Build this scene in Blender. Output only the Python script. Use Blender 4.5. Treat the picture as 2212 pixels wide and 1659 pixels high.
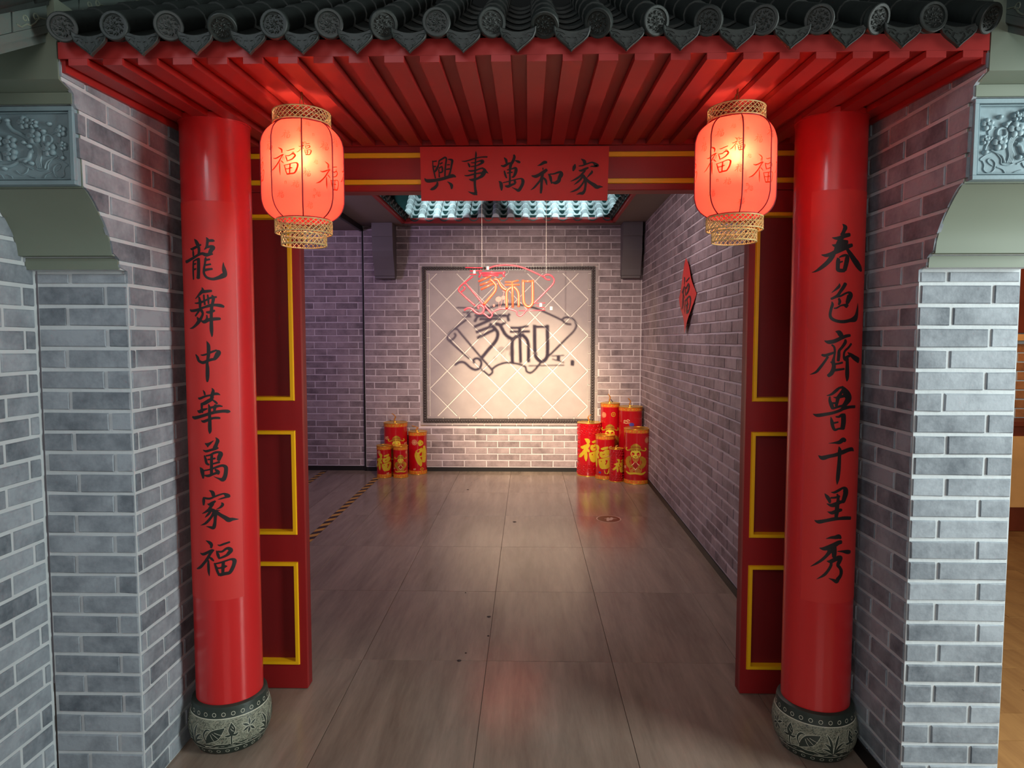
import bpy, bmesh, math, random
from mathutils import Vector, Matrix
random.seed(7)
S = bpy.context.scene
for o in list(bpy.data.objects): bpy.data.objects.remove(o)
R = math.radians

# ---------------------------------------------------------------- camera, world, lamps, exposure
cam_d = bpy.data.cameras.new('camera'); cam_d.lens = 24.0; cam_d.sensor_width = 36.0; cam_d.sensor_fit = 'HORIZONTAL'
cam = bpy.data.objects.new('camera', cam_d); S.collection.objects.link(cam)
cam.location = (0, 0, 1.55); cam.rotation_euler = (R(90 - 3.666), 0, R(1.318)); S.camera = cam
W = bpy.data.worlds.new('dim_hall'); S.world = W; W.use_nodes = True
W.node_tree.nodes['Background'].inputs[0].default_value = (0.80, 0.92, 0.95, 1)
W.node_tree.nodes['Background'].inputs[1].default_value = 0.05
S.view_settings.view_transform = 'Standard'; S.view_settings.look = 'None'
S.view_settings.exposure = 0.0; S.view_settings.gamma = 1.0; S.view_settings.use_curve_mapping = False

def lamp(name, typ, loc, target, power, col, size=0.2, size_y=None, spot=None, blend=0.5):
    d = bpy.data.lights.new(name, typ); d.energy = power; d.color = col
    if typ == 'AREA':
        d.size = size
        if size_y: d.shape = 'RECTANGLE'; d.size_y = size_y
    else: d.shadow_soft_size = size
    if spot: d.spot_size = R(spot); d.spot_blend = blend
    o = bpy.data.objects.new(name, d); S.collection.objects.link(o); o.location = loc
    if target is not None:
        o.rotation_euler = (Vector(target) - Vector(loc)).to_track_quat('-Z', 'Y').to_euler()
    return o
# the lit hall in front of the gate: a tall bright opening on the right, ceiling lights, soft light from behind the viewer
lamp('hall_opening_right', 'AREA', (3.5, 0.9, 1.8), (0.0, 2.4, 1.45), 150, (0.90, 1.0, 0.97), 0.8, 2.3)
lamp('hall_light_left', 'AREA', (-1.6, -1.2, 3.3), (-1.3, 2.2, 1.1), 26, (0.80, 0.92, 1.0), 0.8, 0.8)
lamp('hall_light_middle', 'AREA', (0.2, -2.2, 2.1), (0.0, 2.6, 1.7), 40, (1.0, 0.94, 0.90), 2.0, 1.4)
# lamps of the room behind the gate
lamp('sign_spotlight', 'SPOT', (-0.239, 4.5, 2.756), (0.0, 8.0, 1.0), 540, (1.0, 0.78, 0.60), 0.018, None, 66, 1.0)
lamp('sign_spotlight_beam', 'SPOT', (-0.239, 4.5, 2.756), (0.02, 8.0, 0.84), 1350, (1.0, 0.79, 0.48), 0.018, None, 35, 1.0)
lamp('passage_light', 'AREA', (-3.1, 5.6, 2.4), (-1.4, 7.8, 1.5), 17, (0.80, 0.60, 1.0), 0.3, 0.3)
lamp('room_light', 'AREA', (-0.1, 5.0, 2.82), (0.1, 6.0, 0.0), 24, (1.0, 0.84, 0.84), 1.6, 0.8)
for sx_, pw_ in ((-1.15, 150), (-0.86, 150), (0.08, 150), (0.38, 190), (0.68, 150)):
    lamp('skylight_lamp', 'SPOT', (sx_, 6.15, 3.06), (sx_, 8.0, 3.26), pw_, (0.78, 0.96, 1.0), 0.02, None, 24, 0.12)
lamp('next_room_light', 'POINT', (3.4, 4.9, 2.3), None, 34, (1.0, 0.62, 0.30), 0.2)

# ---------------------------------------------------------------- materials
def lin(c):
    c = c / 255.0
    return c / 12.92 if c <= 0.04045 else ((c + 0.055) / 1.055) ** 2.4
def rgb(r, g, b): return (lin(r), lin(g), lin(b), 1.0)
class NT:
    def __init__(s, name):
        s.m = bpy.data.materials.new(name); s.m.use_nodes = True; s.t = s.m.node_tree
        s.b = s.t.nodes['Principled BSDF']; s.out = s.t.nodes['Material Output']
    def n(s, typ, **kw):
        x = s.t.nodes.new(typ)
        for k, v in kw.items():
            if k.startswith('_'): setattr(x, k[1:], v)
            else: x.inputs[k.replace('__', ' ')].default_value = v
        return x
    def l(s, a, b): s.t.links.new(a, b)
    def ramp(s, fac, stops, interp='LINEAR'):
        x = s.t.nodes.new('ShaderNodeValToRGB'); x.color_ramp.interpolation = interp
        e = x.color_ramp.elements
        while len(e) < len(stops): e.new(0.5)
        for i, (p, c) in enumerate(stops): e[i].position = p; e[i].color = c
        s.l(fac, x.inputs[0]); return x.outputs[0]
    def bump(s, h, strength, dist=0.01):
        x = s.n('ShaderNodeBump', Strength=strength, Distance=dist); s.l(h, x.inputs['Height']); s.l(x.outputs[0], s.b.inputs['Normal'])
def simple(name, col, rough=0.5, var=0.08, scale=6.0, metal=0.0, bump=0.0, bscale=60.0, coat=0.0, emit=None):
    t = NT(name); t.b.inputs['Roughness'].default_value = rough; t.b.inputs['Metallic'].default_value = metal
    g = t.n('ShaderNodeNewGeometry')
    no = t.n('ShaderNodeTexNoise', Scale=scale, Detail=4.0); t.l(g.outputs['Position'], no.inputs['Vector'])
    a = tuple(min(1, c * (1 - var)) for c in col[:3]) + (1,); b = tuple(min(1, c * (1 + var)) for c in col[:3]) + (1,)
    t.l(t.ramp(no.outputs[0], [(0.3, a), (0.7, b)]), t.b.inputs['Base Color'])
    if bump:
        n2 = t.n('ShaderNodeTexNoise', Scale=bscale, Detail=3.0); t.l(g.outputs['Position'], n2.inputs['Vector']); t.bump(n2.outputs[0], bump, 0.004)
    if coat: t.b.inputs['Coat Weight'].default_value = coat; t.b.inputs['Coat Roughness'].default_value = 0.12
    if emit: t.b.inputs['Emission Color'].default_value = emit[0]; t.b.inputs['Emission Strength'].default_value = emit[1]
    return t.m
def brick_mat(name, dark, light):
    t = NT(name); t.b.inputs['Roughness'].default_value = 0.62
    g = t.n('ShaderNodeNewGeometry'); oi = t.n('ShaderNodeObjectInfo')
    n1 = t.n('ShaderNodeTexNoise', Scale=9.0, Detail=6.0, Roughness=0.62); t.l(g.outputs['Position'], n1.inputs['Vector'])
    n2 = t.n('ShaderNodeTexNoise', Scale=70.0, Detail=4.0); t.l(g.outputs['Position'], n2.inputs['Vector'])
    r1 = t.n('ShaderNodeMath', _operation='ADD'); t.l(oi.outputs['Random'], r1.inputs[0]); t.l(g.outputs['Random Per Island'], r1.inputs[1])
    fr = t.n('ShaderNodeMath', _operation='FRACT'); t.l(r1.outputs[0], fr.inputs[0])
    a = t.n('ShaderNodeMath', _operation='MULTIPLY_ADD'); t.l(fr.outputs[0], a.inputs[0]); a.inputs[1].default_value = 0.34; t.l(n1.outputs[0], a.inputs[2])
    b = t.n('ShaderNodeMath', _operation='MULTIPLY_ADD'); t.l(n2.outputs[0], b.inputs[0]); b.inputs[1].default_value = 0.22; t.l(a.outputs[0], b.inputs[2])
    t.l(t.ramp(b.outputs[0], [(0.48, dark), (0.98, light)]), t.b.inputs['Base Color'])
    t.bump(n2.outputs[0], 0.35, 0.003)
    return t.m
M = {}
M['brick_out'] = brick_mat('blue grey brick', rgb(86, 94, 103), rgb(152, 160, 168))
M['brick_in'] = brick_mat('grey violet brick', rgb(104, 90, 94), rgb(162, 145, 148))
M['mortar_out'] = simple('pale mortar', rgb(190, 196, 199), 0.8, 0.05, 12, bump=0.3)
M['mortar_in'] = simple('pale inner mortar', rgb(204, 192, 196), 0.8, 0.05, 12, bump=0.3)
M['brick_warm'] = brick_mat('orange brick', rgb(120, 66, 34), rgb(190, 122, 70))
M['plaster'] = simple('grey green painted stone', rgb(114, 124, 110), 0.55, 0.06, 3)
M['carved'] = simple('blue grey carved stone', rgb(128, 150, 158), 0.5, 0.10, 9, bump=0.15)
M['ceiling'] = simple('grey brown ceiling paint', rgb(118, 108, 106), 0.7, 0.03, 2)
M['bracket'] = simple('grey brown bracket paint', rgb(104, 98, 100), 0.6, 0.03, 3)
M['red_soffit'] = simple('matt red paint', rgb(164, 40, 38), 0.5, 0.06, 5)
M['red_column'] = simple('glossy red lacquer', rgb(200, 34, 36), 0.32, 0.04, 2, coat=0.25)
M['red_board'] = simple('dark red board paint', rgb(146, 22, 24), 0.45, 0.04, 3)
M['red_field'] = simple('deep red recessed paint', rgb(120, 14, 18), 0.5, 0.04, 3)
M['yellow'] = simple('yellow trim paint', rgb(242, 184, 14), 0.4, 0.03, 3)
M['paper'] = simple('red couplet paper', rgb(205, 44, 40), 0.55, 0.03, 3)
M['ink'] = simple('black brush ink', rgb(22, 14, 16), 0.55, 0.15, 30)
M['tile_dark'] = simple('charcoal roof tile clay', rgb(36, 42, 40), 0.55, 0.18, 14, bump=0.3)
M['black'] = simple('black skirting paint', rgb(22, 20, 20), 0.5, 0.1, 5)
M['void'] = simple('unlit black board', rgb(14, 16, 16), 0.9, 0.1, 2)
M['tile_teal'] = simple('pale glazed courtyard tile', rgb(196, 214, 216), 0.35, 0.08, 10)
M['tile_teal_dark'] = simple('dark green glazed tile', rgb(36, 62, 62), 0.35, 0.15, 10)
M['red_edge'] = simple('red eave strip', rgb(160, 34, 36), 0.5, 0.05, 4)
M['rock_dark'] = simple('dark green black drum stone', rgb(44, 54, 48), 0.45, 0.18, 14, bump=0.15)
M['rock_light'] = simple('pale chiselled line', rgb(200, 200, 180), 0.7, 0.1, 30)
M['bamboo'] = simple('split bamboo', rgb(196, 170, 112), 0.4, 0.18, 60)
M['iron'] = simple('bronze wire', rgb(120, 84, 48), 0.35, 0.1, 30, metal=0.7)
M['cord'] = simple('dark crimson cord', rgb(120, 10, 30), 0.6, 0.05, 30)
M['white_wire'] = simple('pale hanging wire', rgb(210, 200, 190), 0.4, 0.03, 30)
M['neon_pink'] = simple('pink flexible sign tube', rgb(236, 62, 78), 0.35, 0.03, 10)
M['neon_orange'] = simple('orange flexible sign tube', rgb(236, 84, 58), 0.35, 0.03, 10)
M['cap_white'] = simple('white end cap', rgb(250, 246, 224), 0.4, 0.02, 10)
M['leaf_plate'] = simple('thin rose acrylic', rgb(176, 84, 76), 0.4, 0.05, 10)
M['screen_tile'] = simple('pale screen tile', rgb(164, 152, 152), 0.6, 0.07, 7, bump=0.12)
M['grout'] = simple('white grout', rgb(232, 224, 216), 0.7, 0.03, 10)
M['bead'] = simple('dark bronze bead moulding', rgb(74, 66, 66), 0.35, 0.15, 40)
M['border'] = simple('pale border brick', rgb(158, 146, 146), 0.6, 0.10, 7)
M['can_red'] = simple('glossy red tin', rgb(178, 12, 24), 0.22, 0.04, 8, coat=0.5)
M['can_band'] = simple('orange gold printed band', rgb(206, 104, 38), 0.3, 0.25, 60)
M['gold'] = simple('gold foil', rgb(226, 178, 66), 0.28, 0.12, 30, metal=0.75)
M['gold_yellow'] = simple('yellow gold print', rgb(204, 174, 44), 0.35, 0.08, 30, metal=0.15)
M['gold_brown'] = simple('brown gold print', rgb(170, 108, 40), 0.4, 0.10, 30)
M['skin'] = simple('yellow printed face', rgb(206, 190, 60), 0.4, 0.08, 30)
M['blue_print'] = simple('violet blue print', rgb(70, 62, 150), 0.4, 0.08, 30)
M['cream_print'] = simple('cream print', rgb(232, 196, 140), 0.4, 0.06, 30)
M['red_print'] = simple('dark red print', rgb(150, 20, 20), 0.4, 0.06, 30)
M['tape_yellow'] = simple('yellow floor tape', rgb(190, 140, 58), 0.4, 0.06, 20)
M['tape_black'] = simple('black floor tape', rgb(40, 24, 20), 0.4, 0.1, 20)
M['sticker'] = simple('brown floor sticker', rgb(96, 48, 32), 0.35, 0.05, 20)
M['sticker_pale'] = simple('pale sticker print', rgb(206, 176, 156), 0.35, 0.05, 20)
M['wood'] = simple('brown cabinet wood', rgb(110, 44, 20), 0.4, 0.2, 6)
M['wood_pale'] = simple('pale wood', rgb(222, 160, 96), 0.4, 0.1, 6)
M['debris'] = simple('dark crumb', rgb(50, 36, 32), 0.6, 0.1, 20)

def floor_mat(name, dark, light, rough, stretch=(7.0, 0.55, 1.0)):
    t = NT(name)
    g = t.n('ShaderNodeNewGeometry'); oi = t.n('ShaderNodeObjectInfo')
    off = t.n('ShaderNodeVectorMath', _operation='SCALE'); off.inputs[3].default_value = 17.0
    cmb = t.n('ShaderNodeCombineXYZ')
    for k in range(3): t.l(oi.outputs['Random'], cmb.inputs[k])
    t.l(cmb.outputs[0], off.inputs[0])
    mul = t.n('ShaderNodeVectorMath', _operation='MULTIPLY'); t.l(g.outputs['Position'], mul.inputs[0]); mul.inputs[1].default_value = stretch
    add = t.n('ShaderNodeVectorMath', _operation='ADD'); t.l(mul.outputs[0], add.inputs[0]); t.l(off.outputs[0], add.inputs[1])
    n1 = t.n('ShaderNodeTexNoise', Scale=1.6, Detail=7.0, Roughness=0.62, Distortion=0.35); t.l(add.outputs[0], n1.inputs['Vector'])
    n2 = t.n('ShaderNodeTexNoise', Scale=9.0, Detail=4.0, Roughness=0.7); t.l(add.outputs[0], n2.inputs['Vector'])
    m = t.n('ShaderNodeMath', _operation='MULTIPLY_ADD'); t.l(n2.outputs[0], m.inputs[0]); m.inputs[1].default_value = 0.35; t.l(n1.outputs[0], m.inputs[2])
    m2 = t.n('ShaderNodeMath', _operation='MULTIPLY_ADD'); t.l(oi.outputs['Random'], m2.inputs[0]); m2.inputs[1].default_value = 0.10; t.l(m.outputs[0], m2.inputs[2])
    t.l(t.ramp(m2.outputs[0], [(0.45, dark), (0.95, light)]), t.b.inputs['Base Color'])
    n3 = t.n('ShaderNodeTexNoise', Scale=2.2, Detail=5.0); t.l(g.outputs['Position'], n3.inputs['Vector'])
    rr = t.n('ShaderNodeMath', _operation='MULTIPLY_ADD'); t.l(n3.outputs[0], rr.inputs[0]); rr.inputs[1].default_value = 0.22; rr.inputs[2].default_value = rough - 0.10
    t.l(rr.outputs[0], t.b.inputs['Roughness'])
    return t.m
M['marble'] = floor_mat('wood grained grey marble', rgb(114, 98, 86), rgb(156, 138, 123), 0.18, (4.5, 0.5, 1.0))
M['plank'] = floor_mat('warm oak plank', rgb(124, 82, 46), rgb(170, 124, 74), 0.35, (5, 0.6, 1))

def shade_mat():
    t = NT('red lantern gauze'); t.t.nodes.remove(t.b)
    tr = t.n('ShaderNodeBsdfTranslucent'); tr.inputs[0].default_value = (1.0, 0.105, 0.085, 1)
    df = t.n('ShaderNodeBsdfDiffuse'); df.inputs[0].default_value = (0.85, 0.06, 0.06, 1)
    tp = t.n('ShaderNodeBsdfTransparent'); tp.inputs[0].default_value = (1.0, 0.55, 0.3, 1)
    a = t.n('ShaderNodeMixShader'); a.inputs[0].default_value = 0.35; t.l(tr.outputs[0], a.inputs[1]); t.l(df.outputs[0], a.inputs[2])
    b = t.n('ShaderNodeMixShader'); b.inputs[0].default_value = 0.02; t.l(a.outputs[0], b.inputs[1]); t.l(tp.outputs[0], b.inputs[2])
    t.l(b.outputs[0], t.out.inputs[0]); return t.m
M['gauze'] = shade_mat()
def gauze_print():
    t = NT('dark print on gauze'); t.t.nodes.remove(t.b)
    tr = t.n('ShaderNodeBsdfTranslucent'); tr.inputs[0].default_value = (0.45, 0.035, 0.015, 1)
    df = t.n('ShaderNodeBsdfDiffuse'); df.inputs[0].default_value = (0.35, 0.06, 0.02, 1)
    a = t.n('ShaderNodeMixShader'); a.inputs[0].default_value = 0.4; t.l(tr.outputs[0], a.inputs[1]); t.l(df.outputs[0], a.inputs[2])
    t.l(a.outputs[0], t.out.inputs[0]); return t.m
M['gauze_print'] = gauze_print()
M['leaf_plate'].node_tree.nodes['Principled BSDF'].inputs['Alpha'].default_value = 0.4
M['gable_stone'] = simple('dark grey green moulding stone', rgb(84, 96, 92), 0.6, 0.08, 6)
M['rock_pale'] = simple('pale chiselled stone ground', rgb(138, 140, 122), 0.75, 0.12, 40, bump=0.3)
M['cheek'] = simple('rosy printed cheek', rgb(214, 110, 50), 0.4, 0.05, 20)
M['bulb'] = simple('glowing bulb', (1, 0.8, 0.5, 1), 0.4, 0.0, 5, emit=((1.0, 0.62, 0.22, 1), 60.0))

# ---------------------------------------------------------------- mesh helpers
class MB:
    def __init__(s): s.v = []; s.f = []; s.mi = []; s.cur = 0
    def add(s, vs, fs):
        b = len(s.v); s.v += [tuple(v) for v in vs]
        for f in fs: s.f.append(tuple(b + i for i in f)); s.mi.append(s.cur)
        return s
    def box(s, x0, x1, y0, y1, z0, z1):
        vs = [(x, y, z) for z in (z0, z1) for y in (y0, y1) for x in (x0, x1)]
        return s.add(vs, [(0, 2, 3, 1), (4, 5, 7, 6), (0, 1, 5, 4), (2, 6, 7, 3), (0, 4, 6, 2), (1, 3, 7, 5)])
    def bbox(s, x0, x1, y0, y1, z0, z1, b=0.003):
        bm = bmesh.new(); bmesh.ops.create_cube(bm, size=1.0)
        for v in bm.verts: v.co = Vector(((x0 + x1) / 2 + v.co.x * (x1 - x0), (y0 + y1) / 2 + v.co.y * (y1 - y0), (z0 + z1) / 2 + v.co.z * (z1 - z0)))
        bmesh.ops.bevel(bm, geom=list(bm.edges), offset=b, segments=1, affect='EDGES')
        bm.verts.index_update(); s.add([v.co[:] for v in bm.verts], [[v.index for v in f.verts] for f in bm.faces]); bm.free(); return s
    def prism(s, poly, axis, a, b):
        # poly: 2D points in the plane normal to axis ('x': (y,z), 'y': (x,z), 'z': (x,y))
        def P(p, t): return (t, p[0], p[1]) if axis == 'x' else ((p[0], t, p[1]) if axis == 'y' else (p[0], p[1], t))
        n = len(poly); vs = [P(p, a) for p in poly] + [P(p, b) for p in poly]
        fs = [tuple(range(n)), tuple(range(2 * n - 1, n - 1, -1))] + [(i, i + n, (i + 1) % n + n, (i + 1) % n) for i in range(n)]
        return s.add(vs, fs)
    def lathe(s, prof, c=(0, 0), n=48, caps=True, a0=0.0, a1=2 * math.pi):
        full = abs(a1 - a0 - 2 * math.pi) < 1e-6; m = n if full else n + 1; vs = []
        for r, z in prof:
            for i in range(m):
                a = a0 + (a1 - a0) * i / n; vs.append((c[0] + r * math.sin(a), c[1] - r * math.cos(a), z))
        fs = []
        for j in range(len(prof) - 1):
            for i in range(n):
                k = (i + 1) % m if full else i + 1
                fs.append((j * m + i, j * m + k, (j + 1) * m + k, (j + 1) * m + i))
        if caps and full: fs.append(tuple(range(m - 1, -1, -1))); fs.append(tuple((len(prof) - 1) * m + i for i in range(m)))
        return s.add(vs, fs)
    def tube(s, pts, r, n=8, closed=False):
        pts = [Vector(p) for p in pts]; vs = []; N = len(pts); up = None
        for i, p in enumerate(pts):
            if closed: t = pts[(i + 1) % N] - pts[i - 1]
            else: t = pts[min(i + 1, N - 1)] - pts[max(i - 1, 0)]
            if t.length < 1e-9: t = Vector((0, 0, 1))
            t.normalize()
            if up is None: up = Vector((0, 1, 0)) if abs(t.y) < 0.9 else Vector((1, 0, 0))
            u = up - t * up.dot(t)
            if u.length < 1e-6: u = t.orthogonal()
            u.normalize(); up = u; w = t.cross(u)
            rr = r[i] if isinstance(r, (list, tuple)) else r
            for k in range(n):
                a = 2 * math.pi * k / n; vs.append(p + u * (rr * math.cos(a)) + w * (rr * math.sin(a)))
        fs = []
        for i in range(N if closed else N - 1):
            j = (i + 1) % N
            for k in range(n): fs.append((i * n + k, i * n + (k + 1) % n, j * n + (k + 1) % n, j * n + k))
        if not closed: fs.append(tuple(range(n - 1, -1, -1))); fs.append(tuple((N - 1) * n + k for k in range(n)))
        return s.add(vs, fs)
    def build(s, name, mat, parent=None, smooth=False, org=(0, 0, 0), auto=None):
        me = bpy.data.meshes.new(name); ox, oy, oz = org
        me.from_pydata([(v[0] - ox, v[1] - oy, v[2] - oz) for v in s.v], [], s.f)
        mats = mat if isinstance(mat, (list, tuple)) else [mat]
        for m in mats: me.materials.append(M[m] if isinstance(m, str) else m)
        if len(mats) > 1:
            for p, i in zip(me.polygons, s.mi): p.material_index = i
        bm = bmesh.new(); bm.from_mesh(me); bmesh.ops.recalc_face_normals(bm, faces=bm.faces[:]) if s.f and not getattr(s, 'keep', False) else None; bm.to_mesh(me); bm.free()
        if smooth or auto:
            for p in me.polygons: p.use_smooth = True
            if auto: me.set_sharp_from_angle(angle=R(auto))
        o = bpy.data.objects.new(name, me); S.collection.objects.link(o)
        if parent is not None: o.parent = parent
        return o
def tag(o, label, cat, group=None, kind=None):
    o['label'] = label; o['category'] = cat
    if group: o['group'] = group
    if kind: o['kind'] = kind
    return o
class Thing:
    # an Empty at the base of the thing; parts are given in world coordinates
    def __init__(s, name, label, cat, loc=(0, 0, 0), group=None, kind=None):
        s.o = bpy.data.objects.new(name, None); S.collection.objects.link(s.o); s.o.location = loc; s.loc = loc
        s.o.empty_display_size = 0.05; tag(s.o, label, cat, group, kind)
    def part(s, mb, name, mat, parent=None, smooth=False, auto=None, label=None):
        o = mb.build(name, mat, parent or s.o, smooth, s.loc, auto)
        if label: o['label'] = label
        return o
def single(mb, name, mat, label, cat, org, group=None, kind=None, smooth=False, auto=None):
    o = mb.build(name, mat, None, smooth, org, auto); o.location = org; return tag(o, label, cat, group, kind)
def inst(name, mesh, parent, loc, rot=None, scale=None):
    o = bpy.data.objects.new(name, mesh); S.collection.objects.link(o); o.parent = parent; o.location = loc
    if rot is not None: o.rotation_euler = rot
    if scale is not None: o.scale = scale
    return o
def crom(pts, n=4):
    out = []; N = len(pts)
    if N < 3: n2 = 2
    for i in range(N - 1):
        p0 = pts[max(i - 1, 0)]; p1 = pts[i]; p2 = pts[i + 1]; p3 = pts[min(i + 2, N - 1)]
        for k in range(n):
            t = k / n; q = []
            for a, b, c, d in zip(p0, p1, p2, p3):
                q.append(0.5 * ((2 * b) + (c - a) * t + (2 * a - 5 * b + 4 * c - d) * t * t + (3 * b - a - 3 * c + d) * t ** 3))
            out.append(q)
    out.append(list(pts[-1])); return out
def ribbons(mb, strokes, mp, n=4, ws=1.0, off0=0.0004, cap=0.42):
    # brush strokes: each a flat list u,v,width,...; mp(u, v, off) gives the point on the surface
    for si, st in enumerate(strokes):
        P = [st[i:i + 3] for i in range(0, len(st), 3)]
        Q = crom(P, n); off = off0 + 0.00002 * si
        vs = []; m = len(Q)
        for i, (u, v, w) in enumerate(Q):
            a = Q[max(i - 1, 0)]; b = Q[min(i + 1, m - 1)]; dx, dy = b[0] - a[0], b[1] - a[1]; L = math.hypot(dx, dy) or 1e-9
            dx /= L; dy /= L; w = max(w, 0.0004) * ws * 0.5
            if i == 0:
                vs += [mp(u - dx * w * cap - dy * w * .5, v - dy * w * cap + dx * w * .5, off), mp(u - dx * w * cap, v - dy * w * cap, off), mp(u - dx * w * cap + dy * w * .5, v - dy * w * cap - dx * w * .5, off)]
            vs += [mp(u - dy * w, v + dx * w, off), mp(u, v, off), mp(u + dy * w, v - dx * w, off)]
            if i == m - 1:
                vs += [mp(u + dx * w * cap - dy * w * .5, v + dy * w * cap + dx * w * .5, off), mp(u + dx * w * cap, v + dy * w * cap, off), mp(u + dx * w * cap + dy * w * .5, v + dy * w * cap - dx * w * .5, off)]
        k = len(vs) // 3
        mb.add(vs, [f for i in range(k - 1) for f in ((3 * i, 3 * i + 1, 3 * i + 4, 3 * i + 3), (3 * i + 1, 3 * i + 2, 3 * i + 5, 3 * i + 4))])
    mb.keep = True; return mb
def disc_on(mb, u, v, ru, rv, mp, off=0.0004, n=14, rot=0.0, star=None):
    vs = [mp(u, v, off)]
    for i in range(n):
        a = 2 * math.pi * i / n; k = 1.0 if star is None else (1.0 if i % 2 == 0 else star)
        x, y = ru * k * math.cos(a), rv * k * math.sin(a); vs.append(mp(u + x * math.cos(rot) - y * math.sin(rot), v + x * math.sin(rot) + y * math.cos(rot), off))
    mb.add(vs, [(0, i + 1, (i + 1) % n + 1) for i in range(n)]); mb.keep = True; return mb
def ring_on(mb, u, v, r, w, mp, off=0.0004, n=16, rv=None):
    rv = rv or r; vs = []
    for i in range(n):
        a = 2 * math.pi * i / n
        vs += [mp(u + (r - w) * math.cos(a), v + (rv - w) * math.sin(a), off), mp(u + r * math.cos(a), v + rv * math.sin(a), off)]
    mb.add(vs, [(2 * i, 2 * i + 1, (2 * i + 3) % (2 * n), (2 * i + 2) % (2 * n)) for i in range(n)]); mb.keep = True; return mb
def poly_on(mb, pts, mp, off=0.0004):
    mb.add([mp(u, v, off) for u, v in pts], [tuple(range(len(pts)))]); mb.keep = True; return mb
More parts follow.
